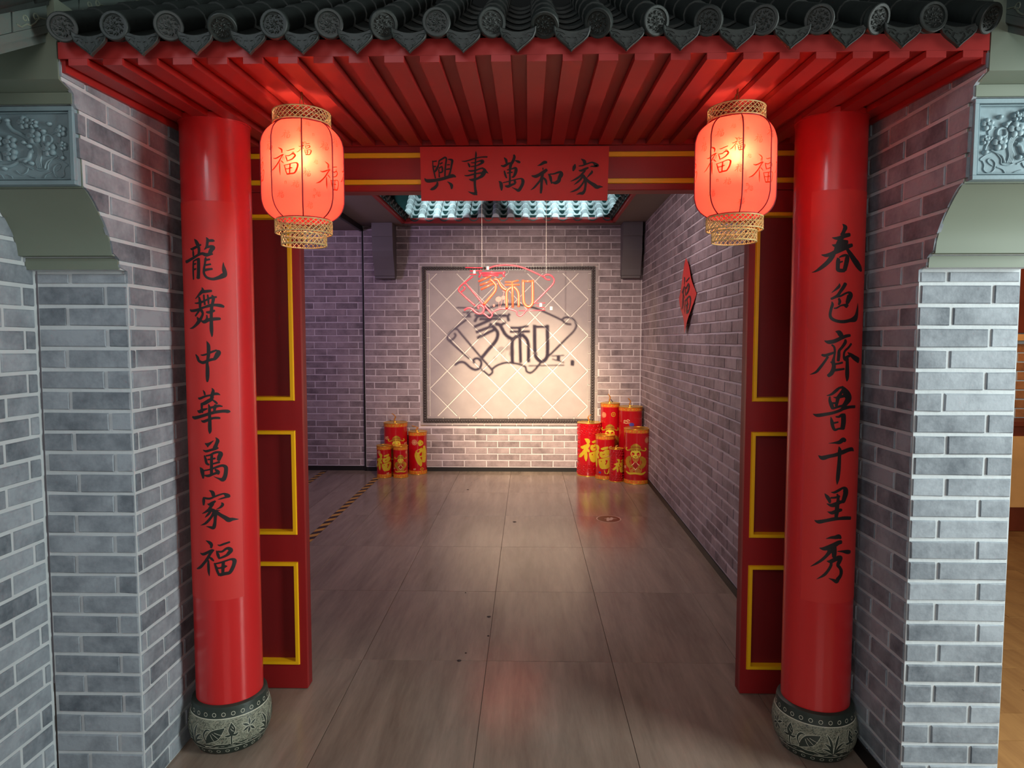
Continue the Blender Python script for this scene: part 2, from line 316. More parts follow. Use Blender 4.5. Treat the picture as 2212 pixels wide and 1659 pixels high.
# glyph strokes: u, v, width in tenths of a millimetre on the surface they are written on
GLYPHS = {
'long': [[-327,19116,13,-253,19026,118,-183,18905,139,-137,18861,72],[-512,18777,34,-423,18762,92,-235,18831,92,-66,18903,68],[-390,18717,46,-386,18619,92,-384,18510,76],[-150,18807,117,-142,18698,104,-158,18569,105],[-823,18360,88,-727,18332,118,-407,18435,99,-195,18537,92,-30,18589,99,110,18545,132,247,18569,99,340,18577,44],[-383,18347,61,-403,18184,78,-413,17911,78,-408,17682,62],[-369,18335,48,-250,18386,69,-163,18406,67],[-175,18417,119,-176,18178,132,-193,17851,134,-209,17721,148],[-374,18216,69,-280,18240,57],[-381,18030,69,-286,18055,57],[133,19163,23,178,19077,103,164,18958,92,140,18828,92,51,18729,23],[198,19045,88,342,19055,99,403,19041,44],[160,18806,66,255,18841,99,356,18811,144,293,18722,145,249,18624,135,227,18569,113],[97,18459,35,85,18393,82,59,18230,71,20,18013,84,26,17871,83,120,17741,89,317,17689,99,521,17749,132,656,17820,177,729,17868,146,702,18031,145,680,18194,67,683,18304,11],[105,18361,66,232,18390,66],[90,18181,66,259,18216,66],[52,18002,99,170,18030,88,306,18049,77]],
'wu': [[-77,17392,19,-45,17289,111,-129,17191,110,-229,17093,75,-350,16986,27],[-81,17234,121,42,17245,110,182,17262,99,265,17268,77],[-383,16833,33,-263,16831,67,-81,16873,78,88,16950,67,249,17027,77,423,17052,66],[-194,17049,67,-163,16874,118,-169,16677,93],[-11,17125,61,-5,16960,73,18,16774,73],[125,17125,58,142,16961,70,148,16808,58],[272,17115,45,315,17017,112,296,16875,101,262,16743,102,248,16611,113,233,16446,102,226,16172,114,224,15897,126,234,15709,80,232,15621,23],[-626,16596,66,-527,16560,100,-272,16590,102,-30,16676,78,189,16742,110,345,16765,99,548,16747,122,659,16705,78],[-171,16633,90,-236,16524,78,-372,16371,70],[-125,16578,114,-70,16457,88,-133,16303,101,-235,16172,142,-371,16041,106,-521,15953,78,-678,15922,19],[-306,16337,27,-257,16260,107,-222,16194,105],[65,16511,66,140,16501,99,235,16523,111,350,16568,66],[73,16402,47,81,16303,71,57,16226,95],[-125,16193,56,-22,16160,122,122,16226,122,280,16260,121,434,16272,111,526,16273,89]],
'zhong': [[41,15473,12,97,15329,118,103,15142,130,86,14921,119,41,14700,97,46,14478,133,38,14201,133,28,14034,85,24,13990,24],[-200,14976,22,-104,14965,67,55,15009,67,228,15086,78,375,15141,67],[385,15130,67,434,15063,178,380,14942,167,305,14831,123],[-410,14986,44,-331,14875,113,-283,14765,105,-184,14710,103,-89,14699,112,70,14766,101,221,14810,100,325,14809,66]],
'hua': [[-143,13696,25,-98,13618,76,-78,13529,63],[-343,13414,59,-278,13393,90,-68,13474,79,133,13518,67,272,13561,100,375,13559,89,456,13518,22],[183,13774,23,222,13673,103,187,13540,116,173,13406,128],[183,13384,124,51,13307,136,-111,13217,125,-246,13192,67],[-209,13171,109,-214,13025,82,-193,12880,68],[-402,12953,38,-321,12911,123,-191,12970,115,-1,13028,45],[48,13184,36,77,13050,96,71,12827,108,75,12603,120,69,12379,132,70,12211,120,56,12110,24],[203,13339,45,285,13271,79,346,13203,67],[110,13061,78,260,13093,100,405,13123,89,518,13097,45],[293,13159,102,258,13026,103,244,12914,69],[-681,12704,76,-534,12678,124,-210,12757,114,82,12849,112,296,12902,111,555,12927,112,710,12908,123,778,12893,45],[-253,12588,35,-155,12557,101,32,12625,101,185,12680,89,343,12688,89,425,12674,78]],
'wan': [[-131,11761,23,-33,11718,123,47,11752,92,191,11863,17],[-33,11718,113,-24,11628,50],[267,11973,23,327,11859,125,282,11725,125,237,11614,149,204,11559,126],[-206,11512,35,-98,11469,89,84,11515,90,235,11558,101,341,11588,56],[-163,11310,53,-120,11165,104,-88,11030,99,2,10975,69],[-104,11300,56,57,11335,68,210,11412,90,337,11430,89,418,11370,157,374,11248,158,340,11137,124],[369,11068,90,222,11028,67,69,10986,67],[112,11324,95,94,11076,108,88,10850,108,82,10647,108],[-38,11166,56,75,11177,56,226,11209,78],[-372,10872,14,-294,10775,155,-260,10640,155,-240,10471,70],[-193,10756,56,-3,10794,56,174,10849,79,376,10920,90,500,10924,101,581,10850,135,577,10692,135,542,10524,146,467,10416,157,333,10458,67,155,10544,11],[-174,10576,56,-32,10568,101,125,10624,90,276,10676,90],[216,10803,57,308,10709,136,316,10618,68]],
'jia': [[-25,10031,17,91,9963,128,132,9849,130,152,9792,70],[-243,9764,70,-248,9638,127,-259,9478,71],[-206,9743,79,-16,9725,79,162,9792,68,323,9853,67,480,9888,67,572,9834,135,665,9779,102,528,9747,68,392,9713,56,277,9685,11],[-103,9530,23,-22,9509,101,91,9566,114,190,9632,68],[112,9531,93,20,9418,108,-51,9315,108,-198,9219,72,-330,9155,18],[18,9327,110,-31,9202,98,-128,9097,74,-217,9013,13],[-16,9350,69,105,9281,138,190,9199,140,175,9052,117,160,8881,106,134,8733,130,88,8643,125,-35,8665,79,-177,8695,11],[125,9190,129,55,9077,95,-63,8928,97,-211,8797,84,-416,8713,12],[399,9564,34,439,9493,102,364,9396,79,214,9324,17],[170,9280,67,340,9283,22],[202,9244,125,336,9124,124,510,8995,147,633,8901,170,770,8905,113,979,8870,17]],
'fu': [[-207,8164,18,-64,8089,119,3,8010,124,-12,7895,75],[-471,7669,37,-342,7637,102,-146,7719,105,20,7803,91,98,7803,34],[65,7803,71,-53,7665,98,-153,7501,115,-313,7306,108,-493,7135,111,-687,7045,41],[-131,7421,66,-131,7237,106,-126,7007,93,-107,6835,20],[-57,7527,72,10,7471,95,76,7401,47],[228,8005,23,307,7977,68,454,8022,79,644,8068,68],[174,7789,23,224,7649,105,263,7509,81],[216,7753,68,374,7742,79,512,7832,90,606,7831,125,678,7751,149,602,7659,136,527,7588,102,369,7524,79,252,7487,57],[96,7321,48,147,7181,95,196,7006,94,257,6853,81],[128,7297,57,311,7333,68,501,7384,68,680,7416,79,786,7351,151,772,7214,139,692,7032,137,605,6919,125,458,6904,125,278,6875,125],[406,7337,114,390,7131,114,380,6936,103],[178,7134,68,306,7132,68,433,7172,124,538,7171,23]],
'chun': [[-44,19547,18,52,19431,156,9,19293,127,-44,19166,150],[-370,19083,23,-241,19055,105,-109,19075,129,61,19143,154,232,19180,130],[3,19131,148,-128,18971,146,-179,18810,157,-229,18649,156],[-83,18947,140,152,18924,129],[-364,18839,23,-255,18800,129,-102,18820,164,166,18901,71],[-698,18509,24,-546,18476,118,-366,18526,141,-152,18636,177,74,18738,179,339,18824,121],[-292,18581,154,-373,18398,165,-497,18229,153,-697,18053,131,-872,17946,72,-1011,17909,12],[110,18727,78,241,18555,151,430,18329,213,635,18140,253,830,17999,181,910,17974,33],[-123,18392,47,0,18449,83,131,18461,98,159,18357,166,117,18124,161,75,17950,145],[-189,18381,24,-153,18300,135,-158,18091,135,-132,17951,131,75,17938,129],[-106,18218,59,-5,18252,59]],
'se': [[-85,17486,25,-93,17393,98,-180,17300,84,-339,17163,12],[126,17486,132,58,17357,128,-54,17194,111,-140,17066,108,-248,16998,95,-344,16952,83],[-183,17020,71,-26,17054,71,125,17136,72,250,17172,84,320,17091,230,259,16927,187,211,16809,140],[-92,16961,75,-55,16856,101,-86,16750,75],[213,16751,146,152,16680,143],[-238,16623,47,-150,16634,59,-16,16715,59,126,16739,83],[-320,16858,24,-296,16752,96,-335,16601,95,-361,16390,95,-304,16260,107,-137,16177,106,96,16153,118,354,16201,133,567,16262,228,649,16393,184,686,16606,109,695,16806,22]],
'qi': [[-170,15812,24,-56,15776,157,28,15670,166,55,15588,118],[-519,15482,24,-388,15435,130,-193,15470,142,31,15576,132,213,15647,120,375,15671,96],[-277,15340,60,-198,15258,73,-171,15093,74,-189,14927,73,-217,14750,122,-191,14596,135,-209,14454,146,-271,14323,144,-367,14238,119],[-592,14984,71,-483,14961,107,-312,15021,95,-160,15081,71],[-396,14914,83,-499,14735,83,-635,14531,96,-774,14360,84,-980,14270,12],[180,15517,84,183,15423,124,77,15258,103,-25,15128,102,-32,14963,115,-49,14774,102],[431,15376,91,308,15234,83,180,15117,81,147,14975,83,177,14845,108,256,14809,125],[286,15069,26,432,14986,125,616,14877,184,879,14778,212],[189,14869,99,332,14939,100,432,14962,74],[281,14856,120,289,14631,136,299,14335,167,306,14145,122,289,14050,30],[-304,14737,36,-193,14667,71,-35,14680,71,106,14715,72],[-164,14442,95,6,14467,83,176,14490,71]],
'lu': [[-392,13537,24,-241,13588,84,-77,13732,110,25,13816,85,158,13839,95],[159,13815,121,254,13672,239,355,13539,274,388,13431,273,295,13290,199,193,13172,147],[149,13732,106,56,13590,115,-35,13471,100],[-171,13482,24,-35,13471,83,132,13518,108,285,13552,109],[-293,13503,60,-289,13360,97,-230,13206,134,-182,13076,111],[-23,13459,142,-42,13316,115,-72,13173,101],[-232,13266,71,-75,13280,71],[-182,13076,72,10,13149,84,193,13184,96],[-825,12856,24,-678,12818,120,-428,12866,119,-156,12933,107,74,13018,109,196,13089,134,445,13131,108,724,13131,108],[-72,12791,48,33,12791,84,141,12851,108,257,12849,107],[205,12838,187,213,12599,188,182,12360,170],[-241,12788,18,-203,12622,110,-164,12443,111,-93,12324,96,34,12361,72,169,12372,95],[-145,12563,72,15,12600,60]],
'qian': [[-291,11831,11,-87,11858,66,85,11881,144,221,11967,166,309,11920,118],[-610,11380,22,-478,11301,154,-259,11368,132,-21,11429,132,201,11515,158,455,11594,149,639,11604,139,734,11530,36],[68,11727,18,106,11583,138,102,11363,125,97,11142,138,84,10866,149,64,10589,136,52,10456,86,44,10346,12]],
'li': [[-156,10072,22,-30,10075,88,123,10152,102,275,10225,88,366,10165,209,398,10041,227,351,9877,201,304,9735,167],[-369,10017,22,-285,9911,122,-210,9792,124,-187,9693,80],[-161,9872,66,-3,9886,77,153,9929,89],[60,10009,61,97,9886,100,91,9719,125,74,9552,149,68,9385,161,51,9218,135,54,9107,111],[-288,9654,22,-143,9605,121,5,9631,166,183,9717,124,343,9732,111],[-260,9366,17,-114,9328,121,13,9374,133,193,9427,122,253,9425,88],[-675,9010,22,-542,8971,133,-292,9040,121,-33,9106,132,133,9117,110,379,9127,132,687,9095,122]],
'xiu': [[-285,8372,12,-129,8424,84,35,8439,132,171,8461,169,252,8396,80],[-485,8015,24,-341,8006,133,-164,8067,181,20,8158,184,165,8241,161,283,8260,134],[-26,8096,252,-116,7984,250,-159,7884,149,-267,7730,110,-418,7568,97,-591,7421,73,-768,7289,12],[-2,8072,198,16,7888,186,21,7717,147],[137,7924,24,338,7913,84,556,7872,158,726,7846,121],[-229,7561,24,-104,7555,133,60,7631,160,235,7699,138],[119,7716,97,263,7685,160,214,7540,158,166,7420,128,248,7317,115,307,7190,140,285,7032,134,183,6902,151,135,6818,145,-2,6881,86,-155,6938,12],[-80,7519,103,-88,7396,102,-185,7207,99,-315,7037,97,-554,6857,12]],
'xing': [[-3983,22984,36,-3973,22801,47,-3950,22629,59,-3905,22422,59,-3871,22273,59],[-3960,22950,47,-3819,22972,59],[-3950,22744,59,-3856,22755,59],[-3714,22983,59,-3738,22823,59,-3810,22651,95,-3904,22514,59],[-3714,22983,59,-3573,23062,71,-3456,23119,71,-3409,23050,71,-3434,22855,71,-3459,22626,71,-3472,22351,71],[-3680,22845,59,-3574,22902,59],[-3716,22674,59,-3599,22742,59,-3576,22627,71,-3588,22524,71,-3706,22490,59],[-3728,22628,59,-3717,22467,47,-3707,22318,71],[-3339,23038,36,-3223,23026,83,-3164,22980,107,-3189,22819,83,-3237,22568,71,-3297,22373,83],[-3376,22809,47,-3271,22820,47],[-3412,22626,59,-3272,22648,71],[-4328,22264,24,-4212,22160,142,-3883,22181,130,-3590,22237,130,-3356,22304,130,-3145,22361,142,-3016,22314,47],[-3790,22111,59,-3803,21997,107,-3909,21871,130,-4039,21814,95,-4097,21814,24],[-3368,22121,24,-3252,22040,95,-3194,21959,130,-3194,21821,59]],
'shi': [[-2174,23364,19,-2168,23220,75,-2188,22980,62,-2201,22680,75,-2208,22379,100,-2221,22078,100,-2204,21837,100,-2180,21655,124,-2229,21620,124,-2376,21656,75,-2511,21717,12],[-2180,21619,137,-2125,21559,25],[-2764,22959,25,-2629,22953,50,-2420,23005,50,-2175,23082,50,-1930,23122,50,-1697,23127,62],[-2507,22886,37,-2458,22801,87,-2428,22717,62],[-2372,22891,37,-2225,22896,50,-2053,22955,50,-1930,22966,112,-1882,22930,124,-1955,22859,87,-2127,22775,50],[-2372,22729,50,-2127,22775,50],[-2496,22573,37,-2385,22555,75,-2177,22583,62,-1980,22654,62,-1870,22666,75],[-1858,22654,75,-1809,22557,162,-1871,22437,187,-1932,22341,137,-2055,22270,100,-2178,22222,100,-2325,22187,112,-2460,22212,25],[-1760,22533,100,-1650,22448,12],[-2656,22375,25,-2521,22363,62,-2300,22416,62,-2116,22451,62,-1956,22474,75]],
'wan2': [[-997,23092,36,-915,23000,107,-892,22863,83],[-1125,22773,36,-997,22750,107,-834,22840,95,-694,22874,71],[-589,23204,71,-566,23113,107,-624,22953,119,-706,22816,119,-741,22657,107,-752,22439,71,-752,22210,83,-764,22004,83],[-531,22975,36,-415,22929,107,-333,22894,83],[-985,22555,59,-950,22406,83,-892,22257,59],[-869,22589,47,-671,22633,59,-531,22667,95,-496,22587,130,-531,22438,119,-601,22313,83,-671,22290,47],[-869,22463,47,-647,22496,59],[-1219,22132,24,-1137,22052,130,-1108,21891,130,-1103,21753,59],[-1044,22063,36,-811,22119,47,-554,22186,47,-298,22231,59,-216,22162,130,-216,22035,130,-298,21864,130,-391,21750,130,-507,21796,71,-671,21877,12],[-951,21936,47,-834,21913,119,-671,21981,95,-531,22026,71],[-554,22163,95,-531,22049,107]],
'he': [[385,22753,12,524,22798,83,675,22888,130,779,22888,95],[623,22672,36,623,22603,59],[153,22343,36,316,22319,130,479,22387,130,641,22489,142,780,22591,119],[618,22420,95,572,22260,119,502,22146,83,375,21987,83,247,21850,71,107,21753,12],[584,22260,130,567,22031,107,556,21802,107,539,21630,83],[642,22260,71,735,22168,95,770,22053,71,800,21950,18],[839,22419,24,921,22316,107,956,22178,107,992,22018,47],[897,22407,47,1071,22418,59,1245,22474,83,1362,22485,107,1385,22393,178,1316,22256,154,1282,22131,154,1154,22051,130,1026,22063,59]],
'jia2': [[2208,23022,24,2330,22936,130,2365,22833,130,2366,22776,59],[1960,22812,36,1926,22687,142,1880,22539,71],[2111,22732,36,2273,22754,59,2458,22821,59,2643,22877,59,2736,22853,83,2817,22785,154,2910,22750,95,2783,22716,71,2644,22717,47,2575,22683,12],[2112,22549,36,2228,22548,95,2390,22616,95,2506,22661,71],[2390,22548,59,2298,22457,83,2183,22332,83,2021,22218,83,1778,22105,18],[2288,22320,95,2184,22183,83,2057,22069,71,1907,21956,12],[2299,22365,83,2369,22228,130,2400,22079,107,2395,21908,95,2361,21736,107,2281,21622,130,2165,21611,95,2014,21566,12],[2347,22148,71,2244,21966,71,2094,21806,83,1920,21715,71,1746,21659,12],[2645,22546,36,2658,22478,95,2554,22364,71,2439,22239,12],[2393,22216,107,2556,22078,119,2754,21951,154,2871,21871,154,2987,21882,107,3126,21875,18]],
}
NEON = [[137,-4033,22305,-3256,22615,-2288,22733,-1320,22682,-352,22440,615,22030,1583,21573],[137,2164,21307,1826,21356,1583,21549,1583,21717,1824,21812,2163,21763,2453,21499,2527,21163,2311,20779,1829,20299,573,19048,40,18614,-396,18083,-736,17842,-1027,17987,-1100,18277,-1562,18471,-1999,18544,-2534,18569,-3118,18376,-3507,18086],[137,-5296,21659,-5930,21179,-6515,20699,-6688,20313,-6421,20023,-5791,19443,-5112,18862],[137,-6469,20168,-6225,20312,-6078,20553,-6224,20674],[137,-6271,20987,-5979,20963,-5786,20745,-4284,18957,-3556,18134,-3459,17892,-3703,17674,-3995,17893,-4286,18087],[166,-6161,18403,-5843,18596,-5454,18572,-5065,18233,-4676,18063,-4335,18232,-4261,18619,-4528,18885,-4820,18765,-4748,18547],[98,-6021,22502,-4372,22474],[98,-5586,22165,-4421,22210],[98,-5587,21852,-4956,21851],[78,767,19048,1688,19095],[78,816,18831,1689,18588],[78,-882,18349,1690,18395],[195,-3500,22112,-3500,21992],[166,-4519,21946,-2434,21965],[166,-4688,22042,-4519,21898,-4714,21538],[166,-2216,22085,-2361,21917,-2289,21581],[146,-4374,21715,-2822,21740],[166,-3549,21680,-4764,21153],[195,-3647,21391,-3259,21030,-3066,20692,-3188,20211,-3699,19585,-4235,18957],[166,-3453,21222,-4619,20791],[166,-3283,20982,-4523,20382],[195,-3259,21366,-2919,21294,-2629,20788,-2386,20499,-2071,20329],[146,-2822,21317,-2483,21485],[137,-2192,21100,-1513,21098,-884,21241],[137,-2216,20821,-786,20842],[176,-1513,21171,-1489,20304,-1440,18640],[195,-1562,20593,-1950,20305,-2047,19920,-2024,18592],[195,-1368,20641,-1028,20304,-883,19822,-882,18688],[205,-448,21289,-422,19435,-251,18904,89,18711,379,18928,475,19434,448,21287],[137,-399,21168,424,21167]]
def glyph(strokes, k=1e-4): return [[x * k for x in st] for st in strokes]
def centred(strokes):
    us = [x for st in strokes for x in st[0::3]]; vs = [x for st in strokes for x in st[1::3]]
    cu, cv, h = (min(us) + max(us)) / 2, (min(vs) + max(vs)) / 2, max(vs) - min(vs)
    return [[(x - (cu, cv, 0)[i % 3]) / h for i, x in enumerate(st)] for st in strokes]
FU = centred(glyph(GLYPHS['fu']))
def place(G_, u, v, h, ws=1.0, sx=1.0): return [[(x * h * (sx if i % 3 == 0 else 1) + (u, v, 0)[i % 3]) if i % 3 < 2 else x * h * ws for i, x in enumerate(st)] for st in G_]

# ---------------------------------------------------------------- brick walls
def brick_mesh(name, mat, jit, bx=0.014, bz=0.05):
    rnd = random.Random(jit); j = lambda k: rnd.uniform(-k, k)
    back = [(-.5, 1, -.5), (.5, 1, -.5), (.5, 1, .5), (-.5, 1, .5)]
    mid = [(-.5 + j(.004), .25, -.5 + j(.03)), (.5 + j(.004), .25, -.5 + j(.03)), (.5 + j(.004), .25, .5 + j(.03)), (-.5 + j(.004), .25, .5 + j(.03))]
    fr = [(-.5 + bx + j(.006), 0, -.5 + bz + j(.03)), (.5 - bx + j(.006), 0, -.5 + bz + j(.03)), (.5 - bx + j(.006), 0, .5 - bz + j(.03)), (-.5 + bx + j(.006), 0, .5 - bz + j(.03))]
    fs = [(8, 9, 10, 11)] + [(4 + i, 4 + (i + 1) % 4, 8 + (i + 1) % 4, 8 + i) for i in range(4)] + [(i, (i + 1) % 4, 4 + (i + 1) % 4, 4 + i) for i in range(4)]
    me = bpy.data.meshes.new(name); me.from_pydata(back + mid + fr, [], fs); me.materials.append(M[mat]); return me
BRICKS = {m: [brick_mesh('brick', m, k) for k in range(6)] for m in ('brick_out', 'brick_in', 'brick_warm')}
def brick_wall(root, o, ux, span, z0, z1, pitch, blen, mat, joint=0.008, holes=(), phase=0.0, order=None, limit=300, depth=0.012, seed=1, half=0.5, skip=None, cut=None):
    """bricks on the face of root (a mesh at the origin): o = left end of the face, ux = direction to the viewer's right, span(z) = (u0, u1)"""
    rnd = random.Random(seed); ux = Vector(ux).normalized(); n = -(Vector((0, 0, 1)).cross(ux)); o = Vector(o)
    rot = Matrix((ux, -n, Vector((0, 0, 1)))).transposed().to_euler(); items = []; row = 0; z = z0
    while z + pitch * 0.5 < z1:
        zt = min(z + pitch, z1); zc = (z + zt) / 2; u0, u1 = span(zc)
        segs = [(u0, u1)]
        for h in holes:
            if h[2] < zc < h[3]:
                ns = []
                for a, b in segs:
                    if h[1] <= a or h[0] >= b: ns.append((a, b))
                    else:
                        if a < h[0]: ns.append((a, h[0]))
                        if b > h[1]: ns.append((h[1], b))
                segs = ns
        off = phase + (blen * half if row % 2 else 0.0) + rnd.uniform(-0.012, 0.012)
        for a, b in segs:
            k = math.floor((a - off) / blen)
            while off + k * blen < b:
                p, q = max(a, off + k * blen), min(b, off + (k + 1) * blen); k += 1
                if q - p < 0.022: continue
                if cut and z > 1.70 and ((cut > 0 and p == a) or (cut < 0 and q == b)):
                    zb_, zt_ = z + joint / 2, min(zt, 2.335) - joint / 2; e = q - joint / 2 if cut > 0 else p + joint / 2; zz_ = [zb_ + (zt_ - zb_) * i_ / 6 for i_ in range(7)]
                    m_ = MB(); m_.prism([(front_y(w_) + 0.0005, w_) for w_ in zz_] + [(abs(e), zt_), (abs(e), zb_)], 'x', o.x - 0.010 * cut, o.x + 0.0012 * cut)
                    m_.build('brick', mat, root); continue
                items.append(((p + q) / 2, zc, q - p - joint, zt - z - joint))
        z = zt; row += 1
    if skip: rest0 = [i for i in items if skip(i)]; items = [i for i in items if not skip(i)]
    else: rest0 = []
    if order: items.sort(key=order)
    inv = root.matrix_world.inverted() if False else None
    for i, (u, zc, L, h) in enumerate(items[:limit]):
        p = o + ux * u + n * (0.0012 + rnd.uniform(-0.0008, 0.0010)); p.z = zc
        b = inst('brick', BRICKS[mat][rnd.randrange(6)], root, p - Vector(root.location), rot, (L, depth, h))
    rest = items[limit:] + rest0
    if rest:
        mb = MB()
        for (u, zc, L, h) in rest:
            c = o + ux * u + n * 0.0012; A, B = ux * (L / 2), ux * (L / 2 - 0.003)
            vs = []
            for d, e, hh in ((-depth, A, h / 2), (-0.003, A, h / 2), (0, B, h / 2 - 0.003)):
                for sx, sz in ((-1, -1), (1, -1), (1, 1), (-1, 1)):
                    q = c + n * d + e * sx; vs.append((q.x, q.y, zc + sz * hh))
            mb.add(vs, [(8, 9, 10, 11)] + [(4 + i, 4 + (i + 1) % 4, 8 + (i + 1) % 4, 8 + i) for i in range(4)] + [(i, (i + 1) % 4, 4 + (i + 1) % 4, 4 + i) for i in range(4)])
        r = mb.build('brick_field', mat, root, org=tuple(root.location)); r['kind'] = 'stuff'

# pier profile (y, z) of the corbelled front, from the ledge up to the eave
PROF = [(2.205, 1.776), (2.183, 1.776), (2.180, 1.812), (2.150, 1.820), (2.140, 1.862), (2.108, 1.915), (2.070, 1.962), (2.040, 1.990), (2.022, 2.000), (2.005, 2.006), (1.998, 2.228), (1.987, 2.230), (1.987, 2.263), (1.937, 2.280), (1.934, 2.335)]
def front_y(z):
    if z < 1.776: return 2.222
    for (y0, a), (y1, b) in zip(PROF, PROF[1:]):
        if a <= z <= b and b > a: return y0 + (y1 - y0) * (z - a) / (b - a)
    return 1.934
def soffit_z(y): return 2.345 + (y - 1.93) * 0.045
LX, RX = -1.31, 1.246          # inner faces of the piers
LO, RO = -1.615, 1.570         # outer edges of the piers
GY = 2.95                       # gate plane
def pier(side):
    inn, out = (LX, LO) if side < 0 else (RX, RO); sg = -1 if side < 0 else 1
    word = 'left' if side < 0 else 'right'
    mb = MB(); e = 0.003
    poly = [(2.226, 0.0), (GY, 0.0), (GY, 2.42), (1.95, 2.42)] + [(y + (0.016 if 2.003 < z < 2.229 else 0.005), z) for y, z in reversed(PROF)] + [(2.226, 1.776)]
    mb.prism(poly, 'x', min(inn + sg * e, out - sg * e), max(inn + sg * e, out - sg * e))
    root = mb.build('wall_front_' + word, 'mortar_out'); 
    tag(root, 'brick pier at the far %s of the gate, %s' % (word, 'bluish grey, with a mortar edge line' if side < 0 else 'its front brightly lit pale grey'), 'brick pier', None, 'structure')
    # front face
    w = abs(out - inn); x0 = min(inn, out)
    brick_wall(root, (x0, 2.222, 0), (1, 0, 0), lambda z: (0.0, w), 0.0, 1.772, 0.0692, 0.232, 'brick_out', 0.0125, phase=(0.0 if side < 0 else -0.005), half=0.45, seed=3 + side)
    # inner side face
    if side < 0: brick_wall(root, (inn, 0, 0), (0, 1, 0), lambda z: (front_y(z) + 0.003, GY - 0.062), 0.0, 2.37, 0.0692, 0.232, 'brick_out', 0.0125, phase=0.06, seed=5, limit=300, cut=1)
    else: brick_wall(root, (inn, 0, 0), (0, -1, 0), lambda z: (-(GY - 0.062), -(front_y(z) + 0.003)), 0.0, 2.37, 0.0692, 0.232, 'brick_out', 0.0125, phase=0.11, seed=6, limit=300, cut=-1)
    return root
pier(-1); pier(1)

# wall that comes forward beside the left pier
mb = MB(); mb.box(LO - 0.12, LO - 0.003, 0.9, 2.226, 0.0, 2.9)
root = mb.build('wall_outer_left', 'mortar_out'); tag(root, 'blue grey brick wall coming forward at the left picture edge', 'brick wall', None, 'structure')
brick_wall(root, (LO, 0, 0), (0, 1, 0), lambda z: (1.0, 2.215), -0.03, 2.9, 0.0702, 0.215, 'brick_out', 0.0125, phase=0.02, seed=8, order=lambda i: -i[0], limit=300)

# ---------------------------------------------------------------- floor
mb = MB(); mb.box(-4.2, 1.60, -2.6, 8.2, -0.06, -0.012)
fl = mb.build('floor', 'bead'); tag(fl, 'polished grey brown stone tile floor running through the gate', 'floor', None, 'structure')
xs = [-0.1955 + 0.605 * k for k in range(-7, 4)]; ys = [3.212 + 0.9145 * k for k in range(-7, 7)]
for i in range(len(xs) - 1):
    for j in range(len(ys) - 1):
        a, b, c, d = xs[i], xs[i + 1], ys[j], ys[j + 1]
        b = min(b, 1.60); d = min(d, 8.1)
        if b - a < 0.03 or c > 8.0: continue
        m = MB(); g = 0.0011; m.bbox(a + g, b - g, c + g, d - g, -0.02, 0.0 + random.uniform(-0.0003, 0.0), 0.0006)
        t = m.build('floor_tile', 'marble', fl, org=((a + b) / 2, (c + d) / 2, -0.01)); t.location = ((a + b) / 2, (c + d) / 2, -0.01)
# next room on the right
mb = MB(); mb.box(1.60, 6.4, -2.6, 6.4, -0.06, -0.012)
f2 = mb.build('floor_right', 'wood'); tag(f2, 'warm brown wooden floor of the room beyond the right pier', 'floor', None, 'structure')
y = 1.0
k = 0
while y < 6.0:
    for x in range(5):
        m = MB(); a = 1.602 + x * 1.1 - (0.5 if k % 2 else 0); b = a + 1.096; a = max(a, 1.602); m.box(a, b, y, y + 0.196, -0.02, 0.0)
        p = m.build('plank', 'plank', f2, org=(a, y, 0)); p.location = (a, y, 0)
    y += 0.2; k += 1

# ---------------------------------------------------------------- room behind the gate
WY = 8.0
RW0, RW1 = Vector((1.254, GY + 0.0, 0)), Vector((1.320, WY, 0))
CZ = 2.874
PX0, PX1, PZ0, PZ1 = -1.265, 0.815, 0.545, 2.440      # screen panel on the back wall
mb = MB(); mb.box(-1.918, 1.45, WY + 0.004, WY + 0.15, 0.0, CZ + 0.06)
wb = mb.build('wall_back', 'mortar_in'); tag(wb, 'grey brick back wall carrying the lit tiled screen panel', 'brick wall', None, 'structure')
brick_wall(wb, (0, WY, 0), (1, 0, 0), lambda z: (-1.918, 1.315), 0.053, CZ, 0.0772, 0.2625, 'brick_in', 0.0115, holes=[(PX0, PX1, PZ0 - 0.02, PZ1 + 0.02)], phase=0.04, seed=11, order=lambda i: abs(i[0]))
mb = MB(); mb.box(-4.1, -1.926, WY + 0.034, WY + 0.15, 0.0, CZ)
wl = mb.build('wall_back_left', 'mortar_in'); tag(wl, 'violet lit brick wall of the passage left of the back wall', 'brick wall', None, 'structure')
brick_wall(wl, (0, WY + 0.03, 0), (1, 0, 0), lambda z: (-4.05, -1.930), 0.062, 2.83, 0.0772, 0.2625, 'brick_in', 0.0115, phase=0.11, seed=12, order=lambda i: -i[0], limit=150)
# right wall
ur = (RW0 - RW1).normalized(); Lr = (RW1 - RW0).length
mb = MB(); nn = Vector((0, 0, 1)).cross(ur)
a = RW1 + nn * 0.004; b = RW0 + nn * 0.004; c = RW0 + nn * 0.12; d = RW1 + nn * 0.12
mb.prism([(a.x, a.y), (b.x, b.y), (c.x, c.y), (d.x, d.y)], 'z', 0.0, CZ + 0.06)
wr = mb.build('wall_right', 'mortar_in'); tag(wr, 'long receding grey brick wall on the right of the room', 'brick wall', None, 'structure')
brick_wall(wr, RW1, ur, lambda z: (0.006, Lr), 0.053, CZ, 0.0772, 0.2625, 'brick_in', 0.0115, phase=0.02, seed=13, order=lambda i: -i[0], skip=lambda i: i[0] > Lr - 1.05, limit=300)
